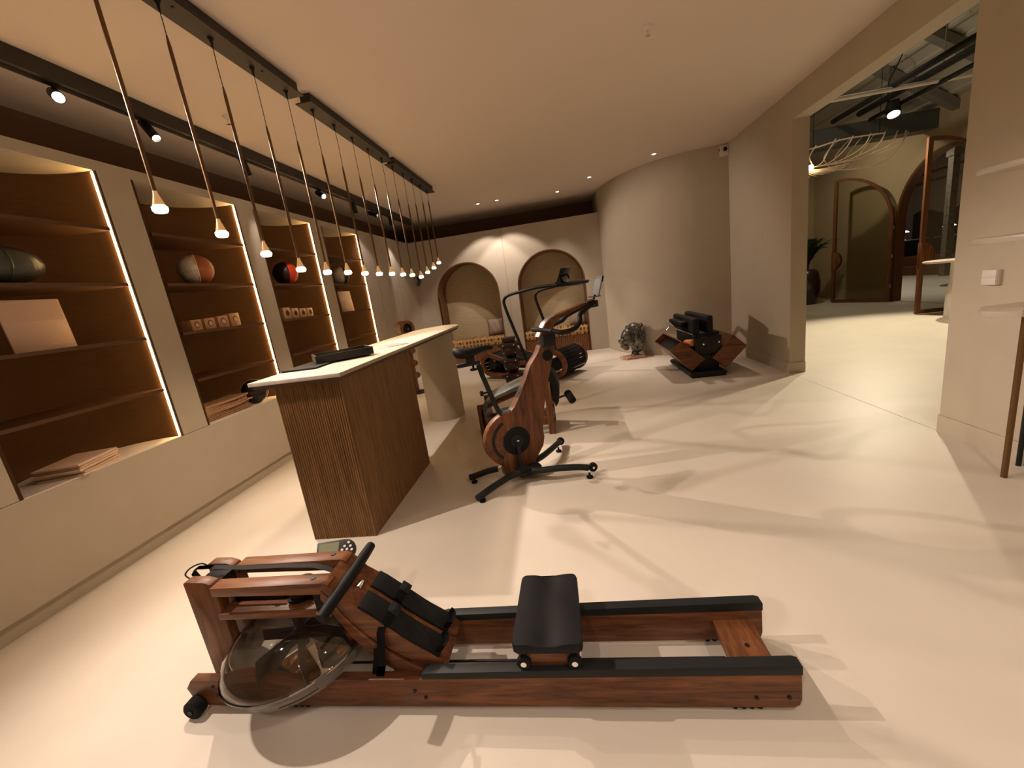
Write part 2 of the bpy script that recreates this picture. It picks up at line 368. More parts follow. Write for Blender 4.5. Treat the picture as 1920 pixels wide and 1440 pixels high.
for i, (a, b) in enumerate(AR):
    o_ = arch(a - .02, b + .02, .002, 2.10); n_ = arch(a, b, .002, 2.08)
    st(G().prism(o_ + n_[::-1], lambda u, v: V((u, YB - .004, v)), (0, .56, 0)), 'trim_arch_%d' % (i + 1), m_lining, 'brown wood lining around the %s arched alcove' % ('left', 'right')[i])
    st(G().prism(arch(a - .05, b + .05, 0, 2.13), lambda u, v: V((u, YB + .56, v)), (0, .02, 0)), 'wall_alcove_%d' % (i + 1), m_grass, 'straw-coloured back of the %s alcove' % ('left', 'right')[i])
    wh = ('left', 'right')[i]
    r_ = root('alcove_bench', ((a + b) / 2, YB + .28, 0), 'built-in walnut bench with key-pattern seat in the %s arched alcove' % wh, 'bench', 'alcove benches')
    g = G(); n = 30
    g.box(a + .003, b - .003, YB + .03, YB + .55, 0.002, .345)
    g.build('base', m_bench, r_)
    g = G()
    for k in range(n): 
        x = a + .01 + (b - a - .02) * (k + .5) / n; g.cyl((x, YB + .028, .173), (0, 0, 1), .015, .34, 8)
    g.build('reeded_front', m_bench, r_, kind='stuff')
    G().box(a + .003, b - .003, YB + .002, YB + .55, .347, .525, .035, seg=4).build('seat_cushion', m_greek, r_)
def pillow(x, y, z, s, lab, rz=0, tilt=.28):
    t = bmesh.new(); n = 14
    def h(u, v):
        e = (1 - u ** 4) * (1 - v ** 4); return .085 * max(e, 0) ** .6 * (1 + .08 * math.sin(9 * u + 4 * v))
    for sg in (1, -1):
        grid = [[None] * (n + 1) for _ in range(n + 1)]
        for i in range(n + 1):
            for j in range(n + 1):
                u = -1 + 2 * i / n; v = -1 + 2 * j / n; k = 1 - .07 * (1 - abs(u * v)) * (abs(u) ** 3 + abs(v) ** 3) / 1.2
                grid[i][j] = t.verts.new((u * s / 2 * k, sg * h(u, v), v * s / 2 * k))
        for i in range(n):
            for j in range(n): t.faces.new((grid[i][j], grid[i + 1][j], grid[i + 1][j + 1], grid[i][j + 1]))
    bmesh.ops.remove_doubles(t, verts=t.verts[:], dist=1e-4); bmesh.ops.recalc_face_normals(t, faces=t.faces[:])
    g = G(); g._add(t, Matrix.Translation((x, y, z + s / 2 * .97)) @ Matrix.Rotation(rz, 4, 'Z') @ Matrix.Rotation(-tilt, 4, 'X'))
    o = g.build('pillow', m_pillow, origin=(x, y, z), angle=80); o['label'] = lab; o['category'] = 'pillow'
pillow(-1.46, 8.83, .525, .36, 'square taupe linen pillow on the bench in the left alcove', .1)
pillow(.29, 8.83, .525, .36, 'square taupe linen pillow on the bench in the right alcove, half behind the bike', -.1)

# curved wall and right wall
CW = [(.92, 9.5), (.915, 8.9), (.93, 8.45), (1.02, 8.05), (1.18, 7.68), (1.40, 7.35), (1.66, 7.10), (1.98, 6.94), (2.30, 6.88), (XR, 6.86)]
def smooth(P, sub=5):
    Q = []
    for i in range(len(P) - 1):
        p0 = V((*P[max(i - 1, 0)], 0)); p1 = V((*P[i], 0)); p2 = V((*P[i + 1], 0)); p3 = V((*P[min(i + 2, len(P) - 1)], 0))
        for k in range(sub):
            u = k / sub; q = .5 * ((2 * p1) + (p2 - p0) * u + (2 * p0 - 5 * p1 + 4 * p2 - p3) * u * u + (3 * p1 - p0 - 3 * p2 + p3) * u ** 3); Q.append((q.x, q.y))
    Q.append(P[-1]); return Q
cw = smooth(CW)
g = G(); t = bmesh.new()
bot = [t.verts.new((x, y, 0)) for x, y in cw]; top = [t.verts.new((x, y, CZ)) for x, y in cw]
for k in range(len(cw) - 1): t.faces.new((bot[k], bot[k + 1], top[k + 1], top[k]))
fs = t.faces[:]; bmesh.ops.recalc_face_normals(t, faces=fs)
ex = bmesh.ops.solidify(t, geom=fs, thickness=.06); g._add(t)
st(g, 'wall_curved', m_wall, 'beige curved wall bulging into the room corner')
OY0, OY1, OZ, TH = 3.13, 5.12, 2.735, .17
st(G().box(XR, XR + TH, -3.1, OY0, 0, CZ), 'wall_right', m_wall, 'beige right wall in front of the opening')
st(G().box(XR, XR + TH, OY1, 6.95, 0, CZ), 'wall_right_far', m_wall, 'beige right wall beyond the opening')
st(G().box(XR, XR + TH, OY0, OY1, OZ, CZ), 'wall_lintel', m_wall, 'beige lintel over the wide opening')
st(G().box(XR - .012, XR, -3.1, OY0, 0, .125).box(XR, XR + TH, OY0, OY0 + .012, 0, .125), 'baseboard_right', m_wall, 'low beige skirting on the right wall')
st(G().box(XR - .012, XR, OY1 - .012, 6.85, 0, .125).box(XR, XR + TH, OY1 - .012, OY1, 0, .125), 'baseboard_right_far', m_wall, 'low beige skirting beyond the opening')
st(G().box(XR - .001, XR + .004, OY0, OY1, 0, .001), 'trim_threshold', m_wall, 'thin joint in the floor at the opening')

# ------------------------------------------------------------------ ceiling fittings
r_ = root('lighting_track', (-2.76, 4, 2.92), 'long black lighting track on the ceiling beside the shelving wall', 'lighting track')
G().box(-2.80, -2.72, 1.3, 8.25, 2.92, 3.02, .003).build('rail', m_track, r_)
G().box(-2.772, -2.748, 1.32, 8.23, 2.915, 2.921).build('groove', m_black, r_)
TL = ['glaring cylinder spotlight nearest the camera on the ceiling track', 'slim cylinder spotlight angled down, second along the ceiling track',
      'cylinder spotlight turned away, third along the ceiling track', 'lit cylinder spotlight, fourth along the ceiling track, above the orange ball niche',
      'cylinder spotlight hanging nearly straight, fifth along the ceiling track', 'cylinder spotlight pointing sideways, sixth along the ceiling track', 'last cylinder spotlight at the far end of the ceiling track', 'cylinder spotlight at the near end of the ceiling track, left of the picture']
for (y, tg, p, a), lb in zip(TRACK, TL):
    q = V((-2.76, y, 2.86)); d = (V(tg) - q).normalized()
    r_ = root('track_spotlight', (-2.76, y, 2.92), lb, 'spotlight', 'spotlights on the ceiling track')
    G().cyl((-2.76, y, 2.905), (0, 0, 1), .010, .018, 12).build('stem', m_black, r_)
    qt = d.to_track_quat('Z', 'Y').to_matrix().to_4x4(); mx = Matrix.Translation(q) @ qt
    G().lathe([(0, -.085), (.028, -.085), (.031, -.08), (.031, .080), (.027, .080), (.027, .062), (0, .062)], mx, 20).build('housing', m_black, r_)
    G().lathe([(0, .0635), (.026, .0635)], mx, 20).build('lens', m_spotg, r_)
DL = ['recessed ceiling downlight nearest the opening, above the fold-out gym box', 'recessed ceiling downlight above the lion bust', 'recessed ceiling downlight third from the right',
      'left one of the pair of recessed downlights before the alcoves', 'right one of the pair of recessed downlights before the alcoves']
for i, (x, y, tg, p, a) in enumerate(DOWN):
    lb = DL[i] if i < len(DL) else ['recessed ceiling downlight behind the viewpoint on the right', 'recessed ceiling downlight behind the viewpoint on the left', 'recessed ceiling downlight behind the viewpoint in the right corner'][i - 5]
    r_ = root('downlight', (x, y, CZ), lb, 'downlight', 'recessed ceiling downlights')
    G().lathe([(.030, 3.0), (.030, 3.014), (.046, 3.014), (.048, 3.019), (.048, 3.0195), (.03, 3.0195)], Matrix.Translation((x, y, 0)), 24).build('trim_ring', m_white, r_)
    G().lathe([(0, 3.012), (.029, 3.012)], Matrix.Translation((x, y, 0)), 20).build('lens', m_spotg, r_)
for x, y, lb in ((.778, 3.38, 'small chrome sprinkler head in the middle of the ceiling'), (-2.415, 3.32, 'small sprinkler head on the ceiling behind the pendants')):
    r_ = root('sprinkler', (x, y, CZ), lb, 'sprinkler', 'ceiling sprinklers'); T = Matrix.Translation((x, y, 0))
    G().lathe([(0, 3.0), (.012, 3.0), (.03, 3.012), (.034, 3.019), (0, 3.0195)], T, 20).build('escutcheon', m_white, r_)
    G().lathe([(0, 2.968), (.006, 2.968), (.006, 3.0)], T, 10).lathe([(0, 2.962), (.016, 2.964), (.016, 2.967), (0, 2.968)], T, 14).build('deflector', m_chrome, r_)

cans = [(1.60, 3.13), (3.22, 4.73), (4.80, 6.30)]
for i, (a, b) in enumerate(cans):
    r_ = root('ceiling_canopy', (PX, (a + b) / 2, CZ), 'long black ceiling canopy carrying five pendants, %s of three' % ['nearest', 'middle', 'farthest'][i], 'canopy', 'black pendant canopies')
    G().box(PX - .062, PX + .062, a, b, 2.945, 2.953).build('cover_plate', m_track, r_)
    G().box(PX - .035, PX + .045, a + .03, b - .03, 2.953, 3.0195).build('housing', m_track, r_)
    for k in range(5):
        y = PEND_Y[i * 5 + k]
        if k in (1, 3): G().cyl((PX + .022, y + .06, 2.943), (0, 0, 1), .007, .006, 10).build('screw', m_black, r_)
ordn = ['nearest', 'second', 'third', 'fourth', 'fifth', 'sixth', 'seventh', 'eighth', 'ninth', 'tenth', 'eleventh', 'twelfth', 'thirteenth', 'fourteenth', 'farthest']
for i, (y, z, tz) in enumerate(zip(PEND_Y, PEND_Z, PEND_T)):
    r_ = root('pendant_lamp', (PX, y, 2.945), 'slim bronze rod pendant with glowing disc tip, %s of the row over the counter' % ordn[i], 'pendant lamp', 'rod pendants over the counter')
    sw = .006 * math.sin(i * 2.3)
    G().lathe([(0, 2.895), (.004, 2.895), (.007, 2.925), (.016, 2.944), (0, 2.9445)], Matrix.Translation((PX, y, 0)), 12).build('ceiling_grip', m_black, r_)
    G().tube([(PX, y, 2.90), (PX + sw, y - sw, (2.9 + tz) / 2), (PX, y, tz - .02)], .0022, 6, sub=4).build('cord', m_black, r_)
    G().lathe([(0, z), (.0085, z), (.0085, tz - .05), (.004, tz), (0, tz)], Matrix.Translation((PX, y, 0)), 12).build('rod', m_bronze, r_)
    T = Matrix.Translation((PX, y, z))
    G().lathe([(.0085, .002), (.010, -.01), (.024, -.055), (.024, -.058), (0, -.058)], T, 18).build('cone', m_copper, r_)
    G().lathe([(0, -.0585), (.022, -.0585), (.030, -.066), (.030, -.078), (.024, -.088), (0, -.090)], T, 20).build('bulb', m_bulb, r_)

# wall spotlight in the far left corner
r_ = root('corner_spotlight', (-2.86, 8.47, 1.86), 'small dark spotlight hanging in the far left corner by the last pendants', 'spotlight')
G().box(-2.90, -2.84, 8.47, 8.498, 1.88, 1.96, .004).build('bracket', m_black, r_)
G().lathe([(0, -.08), (.035, -.08), (.035, .05), (0, .05)], Matrix.Translation((-2.84, 8.40, 1.84)) @ Matrix.Rotation(.5, 4, 'Y'), 18).cyl((-2.86, 8.45, 1.90), (0, 1, .6), .01, .08, 10).build('housing', mat('dark_green_metal', (.03, .045, .04), .5), r_)

# speaker, switch
r_ = root('wall_speaker', (2.50, 6.86, 2.90), 'small white box speaker in the top corner of the curved wall', 'speaker')
G().box(2.46, 2.577, 6.78, 6.86, 2.86, 3.0, .006).build('cabinet', m_white, r_)
G().cyl((2.53, 6.778, 2.945), (0, 1, 0), .028, .008, 20).cyl((2.459, 6.82, 2.945), (1, 0, 0), .028, .008, 20).build('speaker_cone', m_black, r_)
r_ = root('light_switch', (XR, 2.86, 1.085), 'cream double light switch plate on the right wall', 'light switch')
G().box(XR - .028, XR - .0005, 2.815, 2.905, 1.04, 1.13, .003).build('plate', m_white, r_)
G().box(XR - .032, XR - .028, 2.818, 2.902, 1.043, 1.083, .001).build('rocker', m_white, r_)
G().box(XR - .032, XR - .028, 2.818, 2.902, 1.087, 1.127, .001).build('rocker', m_white, r_)

# ------------------------------------------------------------------ niche contents
def puff(yc, zc, x, r, mA, mB, lab, split=.1, ang=.0, mC=None):
    """soft boxing-ball made of two leather halves with puckered seams"""
    r_ = root('leather_ball', (x, yc, zc - r[2]), lab, 'ball', 'leather balls on the second shelf')
    def half(sg, m, nm):
        am = ang
        t = bmesh.new(); nu, nv = 30, 14; rows = []
        for j in range(nv + 1):
            ph = pi / 2 * j / nv; row = []
            for k in range(nu):
                th = 2 * pi * k / nu
                q = 1 - .05 * abs(math.sin(th * 4)) * math.sin(ph) ** 2
                row.append(t.verts.new((r[0] * math.sin(ph) * math.cos(th) * q, sg * r[1] * (math.cos(ph) + split * sg * .0) , r[2] * math.sin(ph) * math.sin(th) * q)))
            rows.append(row)
        for j in range(nv):
            for k in range(nu): t.faces.new((rows[j][k], rows[j][(k + 1) % nu], rows[j + 1][(k + 1) % nu], rows[j + 1][k]))
        bmesh.ops.remove_doubles(t, verts=t.verts[:], dist=1e-4); bmesh.ops.recalc_face_normals(t, faces=t.faces[:])
        g = G(); g._add(t, Matrix.Translation((x, yc, zc)) @ Matrix.Rotation(ang, 4, 'Z')); return g.build(nm, m, r_, angle=70)
    half(1, mB, 'right_half'); half(-1, mA, 'left_half')
    g = G(); g.lathe([(r[0] * .99, -.005), (r[0] * 1.012, 0), (r[0] * .99, .005)], Matrix.Translation((x, yc, zc)) @ Matrix.Rotation(ang, 4, 'Z') @ Matrix.Rotation(pi / 2, 4, 'X') @ Matrix.Diagonal((1, r[2] / r[0], 1, 1)), 30); g.build('seam', mC or mA, r_)
puff(2.04, 1.937, -3.10, (.12, .22, .115), m_olive, m_olive, 'dark olive leather cushion ball on the second shelf of the nearest niche')
puff(3.36, 1.953, -3.10, (.165, .13, .13), m_crea, m_tan, 'cream and cognac leather ball on the shelf of the second niche', ang=-.75)
puff(4.56, 1.953, -3.10, (.165, .13, .13), m_choc, m_red, 'dark brown and orange red leather ball in the third niche', ang=-.75)
puff(5.78, 1.953, -3.10, (.155, .12, .13), m_crea, m_choc, 'cream and dark brown leather ball in the farthest niche', ang=-.75)
def panel(y0, y1, x, z0, h, lab, extra=True):
    r_ = root('display_panel', (x, (y0 + y1) / 2, z0), lab, 'display panel')
    rot = Matrix.Translation((x, (y0 + y1) / 2, z0)) @ Matrix.Rotation(-.06, 4, 'Y')
    L = y1 - y0
    G().box(-.012, 0, -L / 2, L / 2, 0, h, .002, mx=rot).build('board', m_cream, r_)
    G().box(0, .0012, -L / 2 + .01, L / 2 - .01, h * .58, h - .01, mx=rot).build('upper_print', mat('panel_print', (.60, .41, .31), .5), r_)
    if extra: G().box(0, .0014, .02, .065, h * .1, h * .115, mx=rot).box(0, .0014, .09, .097, h * .095, h * .12, mx=rot).build('small_mark', m_white, r_)
panel(1.95, 2.26, -3.06, 1.44, .30, 'cream display board leaning on the third shelf of the nearest niche')
panel(5.60, 5.94, -3.08, 1.44, .29, 'blank cream display board in the farthest niche', False)
def gift(y, w, h, x, dark, lab, d=.10, grp='wooden watch boxes on the third shelf'):
    z = 1.441
    r_ = root('watch_box', (x, y, z), lab, 'box', grp)
    G().box(x - d, x, y - w / 2, y + w / 2, z, z + h, .002).build('case', m_box, r_)
    G().lathe([(0, 0), (w * .27, 0), (w * .27, .002), (0, .002)], Matrix.Translation((x, y + w * .03, z + h * .52)) @ Matrix.Rotation(pi / 2, 4, 'Y'), 20).build('round_window', m_hole, r_)
    G().lathe([(0, .002), (w * .20, .002), (w * .18, .006), (0, .006)], Matrix.Translation((x, y + w * (.01 if not dark else .03), z + h * .49)) @ Matrix.Rotation(pi / 2, 4, 'Y'), 18).build('dial', m_black if dark else m_cream, r_)
for k, (y, w, h) in enumerate([(3.10, .10, .088), (3.235, .105, .092), (3.38, .112, .10), (3.52, .112, .115)]):
    gift(y, w, h, -3.0, False, 'small light wood box with copper disc, %s from the left in the second niche' % ['first', 'second', 'third', 'fourth'][k], .12 if k == 0 else .08)
for k, (y, w, h) in enumerate([(4.275, .12, .125), (4.42, .11, .11), (4.56, .11, .10), (4.70, .11, .098)]):
    gift(y, w, h, -3.0, True, 'small light wood box with black disc, %s from the left in the third niche' % ['first', 'second', 'third', 'fourth'][k], .09, 'wooden boxes with black discs')
for k in range(7):
    z = .683 + k * .011; dy = .012 * math.sin(k * 1.7); dx = .01 * math.cos(k * 2.1)
    mx = Matrix.Translation((-3.10 + dx, 2.06 + dy, z)) @ Matrix.Rotation(.32 + .03 * math.sin(k), 4, 'Z')
    r_ = root('magazine', (-3.10 + dx, 2.06 + dy, z), 'cream magazine, %s from the bottom of the pile in the nearest niche' % ['first', 'second', 'third', 'fourth', 'fifth', 'sixth', 'seventh'][k], 'magazine', 'magazines in the nearest niche')
    G().box(-.12, .12, -.155, .155, .0012, .0088, mx=mx).build('pages', m_paper, r_)
    G().box(-.122, .122, -.157, .157, 0, .0011, mx=mx).box(-.122, .122, -.157, .157, .0089, .010, mx=mx).build('cover', m_cream, r_)
for k in range(11):
    z = .683 + k * .0125; L = .50 + .03 * math.sin(k * 2.3); x0 = -3.11 + .012 * math.sin(k * 1.3); y0 = 3.17 + .015 * math.cos(k * 3.1)
    t = bmesh.new(); n = 12; rows = []
    for i in range(n + 1):
        u = i / n; zz = z + .002 * math.sin(u * 7) * (k / 11) + .012 * max(0, u - .55) ** 1.5 * k / 8
        y = y0 - L / 2 + L * u
        rows.append([t.verts.new((x0 - .10, y, zz)), t.verts.new((x0 + .10 + .008 * math.sin(k * 5 + u * 3), y, zz - .0008 * k)), t.verts.new((x0 + .10 + .008 * math.sin(k * 5 + u * 3), y, zz + .006)), t.verts.new((x0 - .10, y, zz + .006))])
    for i in range(n):
        for q in range(4): t.faces.new((rows[i][q], rows[i][(q + 1) % 4], rows[i + 1][(q + 1) % 4], rows[i + 1][q]))
    t.faces.new(rows[0]); t.faces.new(rows[-1][::-1]); bmesh.ops.recalc_face_normals(t, faces=t.faces[:])
    g = G(); g._add(t); o = g.build('paper_bag', m_kraft, origin=(x0, y0, z)); o['label'] = 'crinkled kraft paper bag, %s from the bottom of the pile in the second niche' % ['first', 'second', 'third', 'fourth', 'fifth', 'sixth', 'seventh', 'eighth', 'ninth', 'tenth', 'topmost'][k]; o['category'] = 'paper bag'; o['group'] = 'kraft bags piled in the second niche'
r_ = root('leather_medicine_ball', (-3.05, 3.57, .683), 'black round ball with copper band and leather strap at the foot of the second niche', 'ball')
c = V((-3.05, 3.56, .80))
G().ell(c, (.10, .115, .115)).build('ball_body', m_black, r_)
G().lathe([(.116, -.012), (.1185, -.01), (.1185, .01), (.116, .012)], Matrix.Translation(c) @ Matrix.Rotation(.5, 4, 'Z') @ Matrix.Rotation(pi / 2, 4, 'X'), 36).build('copper_band', mat('rose_copper', (.8, .36, .2), .4), r_)
G().lathe([(.119, -.014), (.123, -.012), (.123, .012), (.119, .014)], Matrix.Translation(c), 36).box(-2.965, -2.925, 3.60, 3.64, .79, .815, .004).build('strap', m_choc, r_)

# ------------------------------------------------------------------ counter
r_ = root('counter', (-1.56, 3.6, 0), 'high counter with reeded wood body, round pier and long stone top with curved end', 'counter')
bx0, bx1, by0, by1 = -1.765, -1.33, 2.205, 3.33
G().box(bx0 + .006, bx1 - .002, by0 + .008, by1, 0, 1.04).build('body', m_counter, r_)
pts = []; nr = 28; W_ = (bx1 - bx0)
for k in range(nr):
    for q in range(5):
        a = pi * q / 4; u = bx0 + W_ * (k + .5 - .40 * math.cos(a)) / nr; pts.append((u, by0 + .012 - .0105 * math.sin(a)))
g = G(); g.prism(pts + [(bx1, by0 + .012), (bx0, by0 + .012)], lambda u, v: V((u, v, .002)), (0, 0, 1.036)); g.build('reeded_panel', m_counter, r_)
G().lathe([(0, 0), (.222, 0), (.222, 1.04), (0, 1.04)], Matrix.Translation((-1.565, 4.77, 0)), 56).build('round_pier', m_col, r_)
def slab(x0, x1, y0, y1, e, n=20):
    P = [(x0, y0), (x1, y0)]; cx = (x0 + x1) / 2; rx = (x1 - x0) / 2
    for k in range(n + 1):
        a = pi * k / n; P.append((cx + rx * math.cos(a), y1 - e + e * math.sin(a)))
    return P
G().prism(slab(-1.875, -1.287, 2.15, 5.32, .42), lambda u, v: V((u, v, 1.062)), (0, 0, .023), .002).build('stone_top', m_stone, r_)
G().prism(slab(-1.86, -1.302, 2.165, 5.30, .41), lambda u, v: V((u, v, 1.04)), (0, 0, .0215)).build('under_layer', m_stoned, r_)
# tray and papers
zt = 1.0855
ml = Matrix.Translation((-1.745, 2.79, zt)) @ Matrix.Rotation(.03, 4, 'Z')
o = G().box(-.125, .12, -.35, .35, 0, .012, .003, mx=ml).build('black_mat', m_leath, origin=(-1.745, 2.79, zt)); o['label'] = 'flat black board lying under the open tray on the counter'; o['category'] = 'board'
zt += .0125
mx = Matrix.Translation((-1.63, 2.82, zt)) @ Matrix.Rotation(.66, 4, 'Z')
r_ = root('sample_tray', (-1.63, 2.82, zt), 'open black tray box on the counter top', 'tray')
g = G(); a = .19; b_ = .13; g.box(-a, a, -b_, b_, 0, .006, mx=mx)
for s in (-1, 1): g.box(s * a - .006, s * a + .006, -b_, b_, 0, .052, mx=mx); g.box(-a, a, s * b_ - .006, s * b_ + .006, 0, .052, mx=mx)
g.build('box', m_black, r_)
G().box(-.1, .08, -.08, .09, .008, .020, .002, mx=mx).build('inner_card', m_paper, r_)
zt -= .0125
for k in range(4):
    mx = Matrix.Translation((-1.54 + .015 * k, 3.36 + .02 * k, zt + .0012 * k)) @ Matrix.Rotation(.35 + .16 * k, 4, 'Z')
    o = G().box(-.09, .09, -.13, .13, 0, .001, mx=mx).build('leaflet', m_paper if k % 2 == 0 else mat('grey_print', (.25, .22, .24), .4), origin=(-1.52, 3.42, zt)); o['label'] = ['bottom cream leaflet of the fan behind the tray', 'grey printed leaflet second in the fan behind the tray', 'cream leaflet third in the fan behind the tray', 'topmost grey leaflet of the fan behind the tray'][k]; o['category'] = 'leaflet'; o['group'] = 'leaflets on the counter'

# ------------------------------------------------------------------ rowing machine
r_ = root('rowing_machine', (-.48, 1.24, 0), 'walnut water rowing machine with clear round tank and black seat in the foreground', 'rowing machine')
YN0, YN1, YF0, YF1 = 1.098, 1.133, 1.355, 1.39
prof = [(-1.572, .10), (-1.545, .135), (-.62, .137), (-.3, .143), (.600, .146), (.602, .05), (.597, .03), (.58, .02), (-1.53, .02), (-1.555, .045)]
def rail(y0, y1):
    fr = G().prism(prof, lambda u, v: V((u, y0, v)), (0, y1 - y0, 0), .002).build('side_rail', m_wx, r_)
    G().prism([(-.62, .1375), (.602, .1465), (.602, .176), (.585, .182), (-.60, .164), (-.62, .158)], lambda u, v: V((u, y0 - .001, v)), (0, y1 - y0 + .002, 0), .001).build('seat_track', m_rail, r_)
    return fr
fr = rail(YN0, YN1)
for x, z in ((-1.455, .11), (-1.445, .07), (-.655, .09), (-.62, .06), (.47, .06), (.565, .062)):
    G().cyl((x, YN0 - .001, z), (0, 1, 0), .0065, .005, 12).build('bolt', m_black, fr)
ff = rail(YF0, YF1)
g = G()
for x in (.41, .435, .46, .485, -1.17, -1.145, -1.12, -1.095):
    g.ell((x, YN0 + .016, .012), (.011, .011, .012), u=12, v=8)
    g.ell((x, YF0 + .016, .012), (.011, .011, .012), u=12, v=8)
g.build('rubber_feet', m_blk2, r_)
G().box(.425, .56, YN1, YF0, .085, .112, .004).build('cross_plank', m_wy, r_)
G().cyl((.50, 1.24, .1125), (0, 0, 1), .008, .003, 12).build('plank_bolt', m_black, r_)
G().box(-1.52, -1.40, YN1, YF0, .05, .08, .004).build('front_cross_plank', m_wy, r_)
G().tube([(-1.2, 1.24, .06), (.43, 1.24, .06)], .005, 8).build('recoil_cord', m_black, r_)
G().tube([(-.5, 1.25, .052), (.43, 1.25, .052)], .0035, 8).build('recoil_cord', m_black, r_)
for y in (1.078, 1.41):
    w_ = G().cyl((-1.535, y, .038), (0, 1, 0), .036, .044, 28, .006).build('transport_wheel', m_blk2, r_)
    s = -1 if y < 1.2 else 1
    G().cyl((-1.535, y + s * .023, .038), (0, 1, 0), .009, .006, 12).build('wheel_bolt', m_black, w_)
# uprights
for y0 in (1.165, 1.275):
    G().prism([(-1.51, .02), (-1.385, .02), (-1.385, .475), (-1.40, .498), (-1.43, .51), (-1.50, .513), (-1.512, .508)], lambda u, v: V((u, y0, v)), (0, .04, 0), .003).build('upright', m_wz, r_)
    G().prism([(-1.385, .475), (-.985, .475), (-.955, .49), (-.93, .495), (-.93, .455), (-.96, .450), (-1.385, .445)][:0] or [(-1.385, .498), (-.935, .502), (-.915, .490), (-.925, .462), (-.955, .455), (-1.385, .462)], lambda u, v: V((u, y0 - (.02 if y0 < 1.2 else -.0), v)), (0, .055, 0), .003).build('top_beam', m_wx, r_)
G().box(-1.49, -1.395, 1.207, 1.273, .40, .49, .006).build('pulley_housing', m_leath, r_)
G().box(-1.385, -.93, 1.145, 1.335, .362, .386, .002).build('tank_deck', m_wx, r_)
for x, y in ((-.985, 1.165), (-.985, 1.30)):
    G().cyl((x, y + .01, .501), (0, 0, 1), .010, .006, 14).build('beam_bolt', m_black, r_)
G().cyl((-1.10, 1.24, .405), (0, 0, 1), .045, .036, 24).cyl((-1.10, 1.24, .43), (0, 0, 1), .055, .006, 24).cyl((-1.10, 1.24, .388), (0, 0, 1), .055, .005, 24).build('belt_pulley', m_black, r_)
G().cyl((-1.21, 1.24, .42), (0, 0, 1), .014, .07, 14).cyl((-1.21, 1.24, .39), (0, 0, 1), .024, .012, 14).build('guide_roller', m_black, r_)
G().box(-1.37, -1.16, 1.215, 1.265, .39, .43).build('recoil_belt', m_black, r_)
G().box(-.985, -.945, 1.15, 1.33, .387, .452).build('front_cover', m_leath, r_)
G().box(-.985, -.955, 1.143, 1.1448, .366, .384).build('warning_sticker', mat('yellow_sticker', (.75, .42, .06), .5), r_)
# foot board: curved profile
topc = [(-.935, .500), (-.900, .462), (-.872, .425), (-.80, .374), (-.734, .315), (-.66, .247), (-.60, .203), (-.535, .150)]
botc = [(-.555, .118), (-.63, .150), (-.72, .205), (-.80, .272), (-.86, .34), (-.895, .40), (-.925, .455), (-.945, .475)]
G().prism(topc + botc, lambda u, v: V((u, 1.142, v)), (0, .196, 0), .003).build('foot_board', m_wslope, r_)
for y0 in (1.142, 1.298):
    G().prism([(-.945, .475), (-.93, .452), (-.905, .41), (-.88, .36), (-.83, .29), (-.75, .21), (-.66, .14), (-.60, .10), (-.60, .085), (-.70, .095), (-.80, .18), (-.87, .27), (-.91, .35), (-.955, .44)], lambda u, v: V((u, y0, v)), (0, .04, 0), .002).build('curved_brace', m_wslope, r_)
